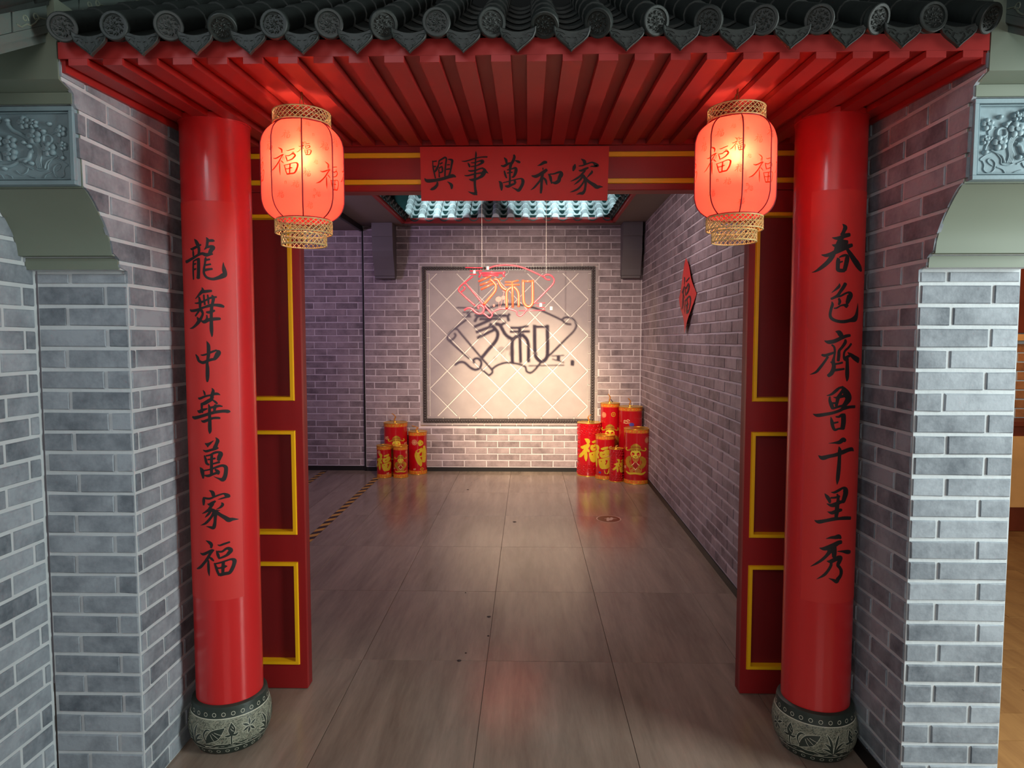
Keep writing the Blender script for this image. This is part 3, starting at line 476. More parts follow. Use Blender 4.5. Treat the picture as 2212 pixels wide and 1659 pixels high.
# left side of the passage
mb = MB(); mb.box(-4.2, -4.1, GY, WY + 0.1, 0.0, CZ)
wl2 = mb.build('wall_left', 'mortar_in'); tag(wl2, 'far left side wall of the passage, hidden behind the gate', 'brick wall', None, 'structure')
mb = MB(); mb.box(-4.2, -1.62, GY, GY + 0.08, 0.0, CZ)
tag(mb.build('wall_front_passage', 'mortar_in'), 'back of the front wall left of the gate', 'wall', None, 'structure')
mb = MB(); mb.box(-1.62, 1.36, GY - 0.0, GY + 0.07, 2.40, CZ + 0.6)
tag(mb.build('wall_above_gate', 'void'), 'dark wall above the gate behind the eave tiles', 'wall', None, 'structure')

# ceiling with the skylight opening
HX0, HX1, HY0, HY1 = -1.39, 0.945, 4.75, 7.77
mb = MB()
for (x0, x1, y0, y1) in ((-1.93, HX0, GY, WY), (HX1, 1.36, GY, WY), (HX0, HX1, GY, HY0), (HX0, HX1, HY1, WY)):
    mb.box(x0, x1, y0, y1, CZ, CZ + 0.05)
tag(mb.build('ceiling', 'ceiling'), 'grey brown ceiling around the courtyard skylight', 'ceiling', None, 'structure')
mb = MB(); mb.box(-4.2, -1.935, GY, WY + 0.04, 2.83, 2.92)
tag(mb.build('ceiling_left', 'ceiling'), 'lower grey ceiling over the left passage', 'ceiling', None, 'structure')
mb = MB(); mb.box(-1.955, -1.925, GY, WY, 2.815, 2.90)
tag(mb.build('trim_1', 'black'), 'dark gap strip where the two ceilings meet', 'ceiling trim', None, 'structure')
mb = MB(); mb.box(HX0 - 0.5, HX0 - 0.4, HY0 - 0.5, 8.5, CZ + 0.05, 4.6); mb.box(HX1 + 0.4, HX1 + 0.5, HY0 - 0.5, 8.5, CZ + 0.05, 4.6); mb.box(HX0 - 0.5, HX1 + 0.5, HY0 - 0.5, HY0 - 0.4, CZ + 0.05, 4.6); mb.box(HX0 - 0.5, HX1 + 0.5, 8.42, 8.5, CZ + 0.05, 4.6); mb.box(HX0 - 0.5, HX1 + 0.5, HY0 - 0.5, 8.5, 4.55, 4.6)
tag(mb.build('wall_skylight', 'void'), 'black shaft above the skylight opening', 'skylight shaft', None, 'structure')
# hall shell behind the camera side
mb = MB(); mb.box(-4.2, 6.4, -2.7, -2.6, 0.0, 3.7)
tag(mb.build('wall_hall', 'ceiling'), 'plain hall wall behind the viewer', 'wall', None, 'structure')
mb = MB(); mb.box(-4.2, 6.4, -2.6, GY, 3.7, 3.8)
tag(mb.build('ceiling_hall', 'void'), 'dark hall ceiling in front of the gate', 'ceiling', None, 'structure')
# skirtings
def skirt(name, p, q, nrm, z, label, t=0.008):
    p, q, nrm = Vector(p), Vector(q), Vector(nrm); m = MB(); m.prism([(v.x, v.y) for v in (p, q, q + nrm * t, p + nrm * t)], 'z', 0.0, z)
    return tag(m.build(name, 'black'), label, 'skirting board', None, 'structure')
skirt('baseboard_back', (-1.918, WY - 0.001, 0), (1.31, WY - 0.001, 0), (0, -1, 0), 0.048, 'thin black skirting under the back wall')
skirt('baseboard_back_left', (-4.05, WY + 0.029, 0), (-1.93, WY + 0.029, 0), (0, -1, 0), 0.055, 'black skirting under the violet passage wall')
skirt('baseboard_right', RW1 - nn * 0.001, RW0 - nn * 0.001, -nn, 0.050, 'black skirting along the right brick wall')
skirt('baseboard_front_right', (RX - 0.001, 2.245, 0), (RX - 0.001, GY - 0.06, 0), (-1, 0, 0), 0.055, 'black skirting at the foot of the right pier')
mb = MB(); mb.box(-1.935, -1.925, WY - 0.012, WY + 0.03, 0.0, CZ - 0.03)
tag(mb.build('trim_2', 'black'), 'narrow dark corner strip at the left end of the back wall', 'corner trim', None, 'structure')

# next room wall, at the right edge of the picture
mb = MB(); mb.box(3.2, 6.4, 5.804, 5.9, 0.0, 3.2)
w3 = mb.build('wall_far_right', 'mortar_out'); tag(w3, 'orange lit brick wall of the next room at the right edge', 'brick wall', None, 'structure')
brick_wall(w3, (0, 5.8, 0), (1, 0, 0), lambda z: (3.25, 5.6), 0.90, 1.54, 0.078, 0.24, 'brick_warm', 0.01, seed=15)
t = Thing('wall_cabinet', 'red brown wooden cabinet with a pale edge strip at the far right', 'cabinet', (4.4, 5.7, 0))
m = MB(); m.bbox(3.6, 5.2, 5.55, 5.79, 0.0, 0.86, 0.006); t.part(m, 'body', 'wood')
m = MB(); m.bbox(3.6, 4.02, 5.54, 5.55, 0.20, 0.78, 0.002); t.part(m, 'door', 'wood_pale')
m = MB(); m.bbox(3.55, 5.25, 5.52, 5.79, 0.86, 0.90, 0.004); t.part(m, 'top_board', 'wood')
t = Thing('window_board', 'glowing brown framed board above the orange bricks at the far right', 'board', (4.4, 5.79, 1.55))
m = MB(); m.bbox(3.3, 5.4, 5.74, 5.79, 1.545, 1.60, 0.004); t.part(m, 'sill', 'wood_pale')
m = MB(); m.bbox(3.3, 5.4, 5.75, 5.79, 1.61, 2.6, 0.004); t.part(m, 'panel', 'wood')

# ---------------------------------------------------------------- corbels with carved panels
def corbel(side):
    inn, out = (LX - 0.0048, LO) if side < 0 else (RX + 0.0048, RO); word = 'left' if side < 0 else 'right'; sg = -1 if side < 0 else 1
    x0, x1 = min(inn, out), max(inn, out); t = Thing('corbel', 'grey green painted stone corbel on top of the %s brick pier' % word, 'corbel', ((x0 + x1) / 2, 2.2, 1.776))
    P = lambda pts, n, mat='plaster', inset=0.0, par=None: t.part(MB().prism(pts, 'x', x0 + inset, x1 - inset), n, mat, par, auto=35)
    P([(2.222, 1.777), (2.180, 1.777), (2.177, 1.812), (2.222, 1.812)], 'ledge', inset=0.0)
    cur = [(2.222, 1.813), (2.147, 1.817), (2.142, 1.85), (2.128, 1.885), (2.105, 1.918), (2.082, 1.945), (2.060, 1.968), (2.042, 1.985), (2.026, 1.998), (2.222, 1.998)]
    P(cur, 'curved_bracket')
    P([(2.222, 1.999), (2.02, 1.999), (2.012, 2.229), (2.222, 2.229)], 'block')
    P([(2.1, 2.230), (1.984, 2.230), (1.984, 2.262), (2.1, 2.262)], 'step')
    P([(2.1, 2.263), (1.984, 2.263), (1.932, 2.280), (1.926, 2.50), (2.1, 2.50)], 'cap')
    # carved panel: a frame with two rebates, a sunk field, and the plum blossom relief
    F = MB(); e = 0.003; X0, X1, Z0, Z1 = x0 + e, x1 - e, 2.003, 2.226; yf = 2.000
    fo = t.part(MB().bbox(X0, X1, 2.004, 2.02, Z0, Z1, 0.002), 'carved_panel', 'carved')
    def frame(a, b, y0, y1):
        m = MB(); m.bbox(X0 + a, X1 - a, y0, y1, Z0 + a, Z0 + b, 0.0012); m.bbox(X0 + a, X1 - a, y0, y1, Z1 - b, Z1 - a, 0.0012)
        m.bbox(X0 + a, X0 + b, y0, y1, Z0 + b, Z1 - b, 0.0012); m.bbox(X1 - b, X1 - a, y0, y1, Z0 + b, Z1 - b, 0.0012); return m
    t.part(frame(0.0, 0.0125, 1.990, 2.004), 'frame', 'carved', fo); t.part(frame(0.0150, 0.0185, 1.994, 2.004), 'inner_frame', 'carved', fo)
    # relief coordinates: q = distance from the inner edge, z from the panel centre (crop units)
    ue = inn + sg * e
    def U(cx): return ue + sg * ((172 - cx / 8.295) / 737.0 + 0.002)
    def V(cy): return 2.226 - (cy / 8.295 - 12) / 737.0 * 0.985
    def petal(cx, cy, r, nm='blossom'):
        m = MB(); r = r / 8.295 / 737
        for k in range(5):
            a = 2 * math.pi * k / 5 + 0.5; bx, bz = U(cx) + r * 0.62 * math.cos(a), V(cy) + r * 0.62 * math.sin(a)
            vs = [(bx, 1.9925, bz)]; nseg = 9
            for q, yy in ((0.55, 1.9935), (0.9, 1.996), (1.0, 2.004)):
                for i in range(nseg):
                    b = 2 * math.pi * i / nseg; vs.append((bx + r * 0.45 * q * math.cos(b), yy, bz + r * 0.45 * q * math.sin(b)))
            fs = [(0, 1 + i, 1 + (i + 1) % nseg) for i in range(nseg)]
            for q in range(2): fs += [(1 + q * nseg + i, 1 + q * nseg + (i + 1) % nseg, 1 + (q + 1) * nseg + (i + 1) % nseg, 1 + (q + 1) * nseg + i) for i in range(nseg)]
            m.add(vs, fs)
        c = [(U(cx) + r * 0.26 * math.cos(2 * math.pi * i / 10), 1.990, V(cy) + r * 0.26 * math.sin(2 * math.pi * i / 10)) for i in range(10)]
        c2 = [(x, 2.0, z) for x, _, z in c]; m.add(c + c2, [tuple(range(10))] + [(i, (i + 1) % 10, 10 + (i + 1) % 10, 10 + i) for i in range(10)])
        t.part(m, nm, 'carved', fo, auto=40)
    for cx, cy, r in ((520, 370, 120), (690, 390, 85), (690, 615, 135), (1180, 525, 110), (960, 845, 130), (250, 715, 125), (250, 930, 125), (1215, 790, 85), (20, 690, 110), (-200, 560, 120), (-330, 850, 125), (-150, 1100, 110)): petal(cx, cy, r)
    def limb(pts, r0, r1, nm='branch'):
        Q = crom([(a, b, 0) for a, b in pts], 5); n = len(Q)
        t.part(MB().tube([(U(a), 2.003, V(b)) for a, b, _ in Q], [(r0 + (r1 - r0) * i / (n - 1)) / 8.295 / 737 for i in range(n)], 8), nm, 'carved', fo, auto=50)
    for k in range(4): limb([(620 + 28 * k, 690 - 14 * k), (720 + 24 * k, 800), (745 + 18 * k, 930), (700 + 26 * k, 1060), (735 + 26 * k, 1180)], 20, 16, 'trunk')
    limb([(220, 400), (300, 500), (420, 560), (540, 630), (660, 700)], 46, 34); limb([(230, 350), (215, 395), (250, 430)], 55, 30)
    limb([(860, 590), (850, 700), (930, 740), (1000, 700), (985, 610), (900, 585), (835, 640), (850, 780)], 26, 24, 'trunk_knot')
    limb([(1080, 740), (1130, 820), (1170, 880), (1195, 960)], 26, 16); limb([(1010, 560), (1060, 550), (1100, 600), (1150, 640), (1140, 700)], 20, 12)
    limb([(780, 470), (840, 520), (870, 580)], 30, 42); limb([(420, 1030), (560, 1000), (600, 900), (660, 860)], 46, 40)
    limb([(60, 1130), (200, 1140), (340, 1080), (430, 1000)], 40, 26); limb([(-300, 700), (-150, 820), (30, 900), (60, 1050)], 44, 34); limb([(30, 240), (70, 340), (-80, 420)], 40, 20)
    limb([(850, 1180), (900, 1060), (1010, 1000), (1090, 960)], 24, 16)
    for pts in ([(1020, 1280), (1010, 1180), (1080, 1110), (1140, 1130), (1120, 1180), (1050, 1230)], [(1020, 1290), (1060, 1340), (1130, 1350), (1200, 1300), (1195, 1220), (1225, 1150), (1270, 1120), (1180, 1050), (1080, 1010)], [(700, 1190), (780, 1220), (900, 1200), (915, 1110), (1000, 1010)], [(820, 1400), (870, 1300), (980, 1250)], [(560, 1310), (680, 1350), (760, 1420)], [(180, 1290), (250, 1330), (270, 1420)], [(330, 1220), (420, 1290), (520, 1240), (560, 1150)], [(640, 1200), (500, 1130), (430, 1050)], [(-200, 1300), (-80, 1240), (60, 1300), (120, 1420)]):
        limb(pts, 12, 11, 'rock_outline')
    for cx, cy in ((970, 395), (215, 330), (500, 720), (590, 790), (520, 1060), (620, 1090), (120, 1180), (1195, 1000), (860, 520)):
        m = MB(); r = 50 / 8.295 / 737; vs = []; n = 10
        for q, yy in ((0.3, 1.9925), (0.75, 1.995), (1.0, 2.003)):
            vs += [(U(cx) + r * 1.15 * q * math.cos(2 * math.pi * i / n), yy, V(cy) + r * 0.85 * q * math.sin(2 * math.pi * i / n)) for i in range(n)]
        m.add(vs, [tuple(range(n))] + [(q * n + i, q * n + (i + 1) % n, (q + 1) * n + (i + 1) % n, (q + 1) * n + i) for q in range(2) for i in range(n)]); t.part(m, 'bud', 'carved', fo, auto=60)
corbel(-1); corbel(1)

# ---------------------------------------------------------------- red eave soffit
t = Thing('eave_soffit', 'red painted eave underside with a notched fascia and long battens', 'eave', (0, 2.4, 2.35))
x0, x1 = LX - 0.0, RX + 0.0; SL = 0.045
m = MB(); m.prism([(1.9335, 2.337), (GY - 0.05, 2.337 + SL * (GY - 1.935)), (GY - 0.05, 2.46), (1.9335, 2.372)], 'x', x0, x1); t.part(m, 'soffit_board', 'red_soffit')
m = MB(); m.prism([(1.928, 2.333), (1.9333, 2.333), (1.9333, 2.378), (1.928, 2.378)], 'x', x0, x1); t.part(m, 'fascia', 'red_soffit')
pitch = 0.0983; xg = -0.2225 - 11 * pitch
for k in range(27):
    a = xg + k * pitch + 0.0225; b = a + 0.0535; a = max(a, x0); b = min(b, x1)
    if b - a < 0.008: continue
    m = MB(); m.prism([(1.9275, 2.3145), (GY - 0.052, 2.3145 + SL * (GY - 1.93)), (GY - 0.052, 2.3368 + SL * (GY - 1.93)), (1.9275, 2.3325)], 'x', a, b); t.part(m, 'batten', 'red_soffit')
for sgn, xx in ((-1, x0), (1, x1)):
    m = MB(); m.prism([(1.94, 2.30), (GY - 0.052, 2.30 + SL), (GY - 0.052, 2.336 + SL), (1.94, 2.336)], 'x', xx - 0.006 if sgn < 0 else xx - 0.012, xx + 0.012 if sgn < 0 else xx + 0.006)
    t.part(m, 'edge_strip', 'red_soffit')

# ---------------------------------------------------------------- grey tile roof over the gate
rt = Thing('tile_roof', 'charcoal clay tile eave with round floral tile ends above the gate', 'roof', (0, 1.86, 2.38))
NT_ = 18; XA = -1.2555; DP = 0.14445; SR = 0.564; CR = 0.037
def z_roof(y): return 2.385 + (y - 1.86) * SR
m = MB(); m.prism([(1.955, 2.385), (2.95, 2.372 + 1.05 * SR - 0.05), (2.95, 2.372 + 1.05 * SR - 0.09), (1.99, 2.385)], 'x', -1.40, 1.34); rt.part(m, 'roof_deck', 'void')
ca = math.atan(SR); course = 0.165
cm = MB(); n = 14; vs = []
for yy, r in ((0.0, CR), (0.006, CR + 0.001), (course * 1.06, CR - 0.005)):
    vs += [(r * math.cos(2 * math.pi * i / n), yy, r * math.sin(2 * math.pi * i / n)) for i in range(n)]
cm.add(vs, [(q * n + i, q * n + (i + 1) % n, (q + 1) * n + (i + 1) % n, (q + 1) * n + i) for q in range(2) for i in range(n)] + [tuple(range(n))])
cover_o = rt.part(cm, 'cover_tile', 'tile_dark', auto=50); cover_me = cover_o.data; bpy.data.objects.remove(cover_o)
for v in cover_me.vertices: v.co += Vector(rt.loc)
pm = MB(); n = 8; w = DP - 0.05; vs = []
for yy, dz in ((0.0, 0.0), (course * 1.1, -0.012)):
    for zo in (0.0, -0.008):
        for i in range(n + 1):
            u = -1 + 2 * i / n; vs.append((u * w / 2 * 1.15, yy, -0.022 * (1 - u * u) + dz + zo))
k = n + 1
pm.add(vs, [(i, i + 1, 2 * k + i + 1, 2 * k + i) for i in range(n)] + [(i, k + i, k + i + 1, i + 1) for i in range(n)])
pan_o = rt.part(pm, 'pan_tile', 'tile_dark', auto=50); pan_me = pan_o.data; bpy.data.objects.remove(pan_o)
for v in pan_me.vertices: v.co += Vector(rt.loc)
# floral end disc
em = MB(); n = 24
em.lathe([(CR * 1.02, 0.0), (CR * 1.02, 0.014), (CR * 0.96, 0.016), (CR * 0.80, 0.016), (CR * 0.76, 0.010), (0.001, 0.010)], (0, 0), n, caps=False)
end_me = MB(); end_me.v = [(x, -z, y) for x, y, z in em.v]; end_me.f = em.f; end_me.mi = em.mi
for kk in range(8):
    a = 2 * math.pi * kk / 8
    for (r0, r1, rad) in ((0.10, 0.34, 0.0016), (0.40, 0.66, 0.0018)):
        aa = a + (0.39 if r0 > 0.3 else 0)
        end_me.tube([(CR * r0 * math.cos(aa), -0.012, CR * r0 * math.sin(aa)), (CR * (r0 + r1) / 2 * math.cos(aa + 0.12), -0.0135, CR * (r0 + r1) / 2 * math.sin(aa + 0.12)), (CR * r1 * math.cos(aa - 0.1), -0.012, CR * r1 * math.sin(aa - 0.1))], [rad * 0.6, rad * 1.3, rad * 0.6], 5)
    for sgn in (-1, 1):
        aa = a + sgn * 0.2 + 0.2; end_me.tube([(CR * 0.5 * math.cos(a + 0.2), -0.011, CR * 0.5 * math.sin(a + 0.2)), (CR * 0.62 * math.cos(aa), -0.0135, CR * 0.62 * math.sin(aa))], 0.0013, 5)
eo = end_me.build('tile_end', 'tile_dark', auto=35); end_mesh = eo.data; bpy.data.objects.remove(eo)
# drip tile plate
dm = MB(); W2 = 0.049; top = []; bot = []
for i in range(13):
    u = -1 + 2 * i / 12; top.append((u * W2, -0.010 - 0.013 * (1 - u * u)))
prof_b = [(1.0, -0.012), (0.99, -0.022), (0.88, -0.036), (0.68, -0.046), (0.48, -0.054), (0.26, -0.062), (0.10, -0.069), (0.0, -0.074)]
right = [(u * W2, z) for u, z in prof_b]; left = [(-u * W2, z) for u, z in reversed(prof_b[:-1])]
outl = top + right + left
def plate(mb, poly, y0, y1, b=0.002):
    n = len(poly); cx = sum(p[0] for p in poly) / n; cz = sum(p[1] for p in poly) / n
    ins = [(x + (cx - x) * 0.06, z + (cz - z) * 0.06) for x, z in poly]
    vs = [(x, y0 + b, z) for x, z in poly] + [(x, y1, z) for x, z in poly] + [(x, y0, z) for x, z in ins] + [(x, y0 + 0.002, z) for x, z in [(x + (cx - x) * 0.13, z + (cz - z) * 0.13) for x, z in poly]]
    mb.add(vs, [(i, (i + 1) % n, n + (i + 1) % n, n + i) for i in range(n)] + [(i, 2 * n + i, 2 * n + (i + 1) % n, (i + 1) % n) for i in range(n)] + [(2 * n + i, 3 * n + i, 3 * n + (i + 1) % n, 2 * n + (i + 1) % n) for i in range(n)] + [tuple(3 * n + i for i in range(n))] + [tuple(n + i for i in range(n - 1, -1, -1))])
plate(dm, outl, -0.004, 0.008)
for s_ in (-1, 1):
    for pts in ([(0.008, -0.056), (0.016, -0.048), (0.012, -0.038), (0.004, -0.040)], [(0.022, -0.040), (0.030, -0.032), (0.036, -0.036)], [(0.018, -0.032), (0.026, -0.026), (0.040, -0.024)], [(0.004, -0.062), (0.010, -0.054)]):
        dm.tube([(s_ * a, -0.003, b) for a, b in pts], 0.0016, 5)
do = dm.build('drip_tile', 'tile_dark', auto=35); drip_mesh = do.data; bpy.data.objects.remove(do)
o0 = Vector(rt.loc)
for i in range(NT_):
    X = XA + DP * i; tilt = random.uniform(-0.02, 0.02)
    for j in range(6):
        y = 1.875 + j * course * math.cos(ca); c = inst('cover_tile', cover_me, rt.o, Vector((X, y, z_roof(y))) - o0, (ca, 0, 0))
        if j == 0: inst('tile_end', end_mesh, c, (0, 0.0, 0.0), (-ca + 0.10, random.uniform(0, 6.28), 0))
    if i < NT_ - 1:
        Xp = X + DP / 2
        for j in range(6):
            y = 1.875 + j * course * math.cos(ca); inst('pan_tile', pan_me, rt.o, Vector((Xp, y, z_roof(y) - 0.004)) - o0, (ca, 0, 0))
        inst('drip_tile', drip_mesh, rt.o, Vector((Xp, 1.868, 2.391)) - o0, (0.06, random.uniform(-0.03, 0.03), 0))
# gable mouldings rising beside the roof
def gable(side):
    x = -1.47 if side < 0 else 1.42; word = 'left' if side < 0 else 'right'; x0, x1 = x - 0.13, x + 0.13
    t = Thing('gable_moulding', 'grey sloping gable moulding with cloud scroll bricks at the upper %s corner' % word, 'roof moulding', (x, 1.75, 2.30))
    zz = lambda y: 2.415 + (y - 1.93) * 0.60
    def strip(a, b, da, nm, mat, ya=1.50, yb=3.0): m = MB(); m.prism([(ya, zz(ya) + a), (yb, zz(yb) + a), (yb, zz(yb) + b), (ya, zz(ya) + b)], 'x', x0 - da, x1 + da); return t.part(m, nm, mat)
    strip(-0.035, -0.010, -0.004, 'lower_strip', 'gable_stone'); strip(-0.010, 0.012, 0.004, 'upper_strip', 'gable_stone')
    y = 1.52; k = 0; xi = x1 if side < 0 else x0; s_ = 1 if side < 0 else -1
    while y < 2.9:
        m = MB(); d = 0.001 if k % 2 else 0.004
        m.prism([(y, zz(y) + 0.013), (y + 0.136, zz(y + 0.136) + 0.013), (y + 0.136, zz(y + 0.136) + 0.064), (y, zz(y) + 0.064)], 'x', x0 + (0 if side < 0 else -d), x1 + (d if side < 0 else 0)); br = t.part(m, 'moulding_brick', 'gable_stone')
        if k % 2 == 0:
            m = MB(); X = xi + s_ * (d + 0.0005)
            for cu, cv, r, fl in ((0.045, 0.04, 0.012, 1), (0.085, 0.038, 0.013, -1)):
                pts = [(X, y + cu + r * (1 - q / 14) * math.cos(fl * q * 0.55), zz(y + cu) + cv + r * (1 - q / 14) * math.sin(q * 0.55)) for q in range(12)]; m.tube(pts, 0.0022, 5)
            for pts in ([(0.012, 0.032), (0.03, 0.022), (0.05, 0.026), (0.065, 0.02), (0.082, 0.024), (0.098, 0.036), (0.125, 0.028)],): m.tube([(X, y + a, zz(y + a) + b) for a, b in pts], 0.0022, 5)
            t.part(m, 'cloud_scroll', 'plaster', br)
        y += 0.138; k += 1
    strip(0.066, 0.085, 0.012, 'top_strip', 'tile_dark')
    for j in range(8):
        yy = 1.46 + j * 0.2; m = MB(); m.tube([(x0 - 0.012 + 0.28 * (1 if side < 0 else 0), yy, zz(yy) + 0.095), (x0 - 0.012 + 0.28 * (1 if side < 0 else 0), yy + 0.19, zz(yy + 0.19) + 0.099)], [0.019, 0.016], 10); t.part(m, 'ridge_tile', 'tile_dark', auto=40)
gable(-1); gable(1)

# ---------------------------------------------------------------- columns, stone drums, couplets
RC = 0.122
def column(xc, yc, word, glyphs, text, a0, a1, zt, zb):
    t = Thing('column', 'glossy red round column on the %s of the gate' % word, 'column', (xc, yc, 0.19), 'red columns')
    m = MB(); m.lathe([(RC, 0.192), (RC, 0.8), (RC, 1.6), (RC, 2.352)], (xc, yc), 64); t.part(m, 'shaft', 'red_column', auto=40)
    m = MB(); m.lathe([(RC + 0.004, 2.338), (RC + 0.004, 2.356)], (xc, yc), 48); t.part(m, 'top_collar', 'red_column', auto=40)
    # stone drum
    d = Thing('stone_drum', 'dark carved stone drum with chiselled lotus plants under the %s column' % word, 'column base', (xc, yc, 0), 'stone drums')
    PR = [(0.118, 0.0), (0.124, 0.004), (0.131, 0.018), (0.1395, 0.034), (0.147, 0.055), (0.151, 0.08), (0.152, 0.098), (0.150, 0.118), (0.146, 0.138), (0.140, 0.150), (0.1385, 0.176), (0.136, 0.187), (0.128, 0.1915)]
    m = MB(); m.lathe(PR, (xc, yc), 72); body = d.part(m, 'drum', 'rock_dark', auto=40)
    def rad(z):
        for (r0, a), (r1, b) in zip(PR, PR[1:]):
            if a <= z <= b: return r0 + (r1 - r0) * (z - a) / (b - a)
        return PR[-1][0]
    mp = lambda u, v, off: (xc + (rad(v) + off) * math.sin(u / 0.145), yc - (rad(v) + off) * math.cos(u / 0.145), v)
    m = MB(); nn_ = 96
    for z0_, z1_ in ((0.146, 0.1485), (0.0335, 0.0355)):
        m.add([mp(2 * math.pi * 0.145 * i / nn_, z, 0.0006) for z in (z0_, z1_) for i in range(nn_)], [(i, (i + 1) % nn_, nn_ + (i + 1) % nn_, nn_ + i) for i in range(nn_)])
    rnd = random.Random(int(xc * 100) + 500)
    g_ = MB(); zs_ = [0.0520 + 0.0935 * i / 12 for i in range(13)]; g_.add([mp(2 * math.pi * 0.145 * i / nn_, z, 0.0003) for z in zs_ for i in range(nn_)], [(j * nn_ + i, j * nn_ + (i + 1) % nn_, (j + 1) * nn_ + (i + 1) % nn_, (j + 1) * nn_ + i) for j in range(12) for i in range(nn_)]); g_.keep = True; d.part(g_, 'chiselled_ground', 'rock_pale', smooth=True)
    ring_ = d.part(m, 'groove_line', 'rock_light'); m = MB()
    # fine chisel marks over the middle zone
    c = 2 * math.pi * 0.145
    for i in range(4200):
        u = rnd.uniform(0, c); v = rnd.uniform(0.056, 0.144); L = rnd.uniform(0.003, 0.007); a = rnd.uniform(-0.35, 0.35) + (0.7 if math.sin(u * 60) > 0.3 else 0)
        du, dv = L / 2 * math.cos(a), L / 2 * math.sin(a); w = 0.00042
        m.add([mp(u - du - w * math.sin(a), v - dv + w, 0.0006), mp(u - du + w * math.sin(a), v - dv - w, 0.0006), mp(u + du + w * math.sin(a), v + dv - w, 0.0006), mp(u + du - w * math.sin(a), v + dv + w, 0.0006)], [(0, 1, 2, 3)])
    m.keep = True; ch = d.part(m, 'chisel_marks', 'rock_dark'); ch['kind'] = 'stuff'
    for k in range(26):
        u = c * k / 26
        m = MB(); ring_on(m, u, 0.163, 0.0078, 0.0018, mp, 0.0006); d.part(m, 'ring_mark', 'rock_light')
        m = MB(); ring_on(m, u + 0.01, 0.0185, 0.0080, 0.0016, mp, 0.0006, rv=0.0066); d.part(m, 'ring_mark', 'rock_light')
    # plants: pale outline beneath, dark leaf above
    def leaf(pl, pts, w, out=0.0016):
        m = MB(); ribbons(m, [[x for q in [(a, b, ww + 2 * out) for (a, b), ww in zip(pts, w)] for x in q]], mp, 4, 1.0, 0.0009); o = d.part(m, 'leaf', 'rock_light', label='pale chiselled outline')
        m = MB(); ribbons(m, [[x for q in [(a, b, ww) for (a, b), ww in zip(pts, w)] for x in q]], mp, 4, 1.0, 0.0013); d.part(m, 'leaf', 'rock_dark')
    def grass(u):
        for dx, h, cvx in ((-0.026, 0.076, -0.6), (0.020, 0.078, 0.4), (-0.034, 0.046, -1.4), (0.040, 0.048, 1.2), (-0.040, 0.022, -1.6), (0.046, 0.024, 1.5)):
            leaf(None, [(u + dx * 0.08, 0.050), (u + dx * 0.45, 0.050 + h * 0.62), (u + dx, 0.050 + h * (0.92 if abs(cvx) > 1 else 1))], [0.002, 0.009, 0.001])
    def lotus(u):
        pts = [(u - 0.036, 0.098), (u - 0.012, 0.104), (u + 0.016, 0.096), (u + 0.040, 0.108)]
        leaf(None, [(u - 0.030, 0.058), (u - 0.012, 0.078), (u + 0.008, 0.094), (u + 0.038, 0.116)], [0.004, 0.030, 0.038, 0.004])
        m = MB()
        ribbons(m, [[u - 0.010, 0.096, 0.0012, u - 0.004, 0.080, 0.0016, u + 0.002, 0.070, 0.001], [u - 0.004, 0.100, 0.0012, u + 0.010, 0.086, 0.0016, u + 0.018, 0.078, 0.001], [u + 0.004, 0.103, 0.0012, u + 0.018, 0.096, 0.0016, u + 0.030, 0.092, 0.001]], mp, 4, 1.0, 0.0017); d.part(m, 'leaf_vein', 'rock_light')
        leaf(None, [(u - 0.028, 0.062), (u - 0.036, 0.090), (u - 0.026, 0.110), (u - 0.010, 0.110)], [0.003, 0.006, 0.007, 0.002])
    def bud(u):
        leaf(None, [(u, 0.048), (u - 0.001, 0.070), (u + 0.001, 0.088)], [0.005, 0.005, 0.006]); leaf(None, [(u, 0.090), (u + 0.001, 0.108), (u, 0.132)], [0.012, 0.024, 0.002])
        leaf(None, [(u + 0.002, 0.088), (u + 0.013, 0.086), (u + 0.024, 0.094)], [0.006, 0.009, 0.001]); leaf(None, [(u - 0.002, 0.088), (u - 0.013, 0.085), (u - 0.024, 0.088)], [0.006, 0.009, 0.001])
        m = MB(); ribbons(m, [[u - 0.003, 0.112, 0.001, u + 0.002, 0.104, 0.0016, u + 0.008, 0.100, 0.001], [u + 0.001, 0.120, 0.001, u + 0.007, 0.110, 0.0016]], mp, 4, 1.0, 0.0017); d.part(m, 'leaf_vein', 'rock_light')
    def star(u):
        for a in (90, 150, 30, 210, 260, 310):
            a = R(a); leaf(None, [(u + 0.003 * math.cos(a), 0.104 + 0.003 * math.sin(a)), (u + 0.015 * math.cos(a), 0.104 + 0.015 * math.sin(a)), (u + 0.030 * math.cos(a), 0.104 + 0.030 * math.sin(a))], [0.002, 0.009, 0.001])
    seq = [(star, -0.155), (grass, -0.085), (lotus, 0.0), (bud, 0.062), (star, 0.125), (grass, 0.205), (lotus, 0.285), (bud, 0.35), (star, 0.41), (grass, 0.49), (lotus, 0.57), (bud, 0.64)] if xc < 0 else [(grass, 0.010), (lotus, -0.075), (bud, -0.14), (star, -0.20), (bud, 0.075), (star, 0.13), (grass, 0.22), (lotus, 0.31), (bud, 0.375), (grass, 0.45), (lotus, 0.54), (star, 0.62)]
    for fn, u in seq: fn(u)
    m = MB(); st = []; w_ = MB(); ribbons(w_, [[x for i in range(61) for x in (c * i / 60, 0.0435 + 0.0025 * math.sin(i * 0.62), 0.014)]], mp, 2, 1.0, 0.0004); d.part(w_, 'water_band', 'rock_dark')
    q = [x for i in range(61) for x in (c * i / 60, 0.050 + 0.005 * math.sin(i * 0.62) + 0.003 * math.sin(i * 1.7), 0.0016)]; ribbons(m, [q], mp, 2, 1.0, 0.0008)
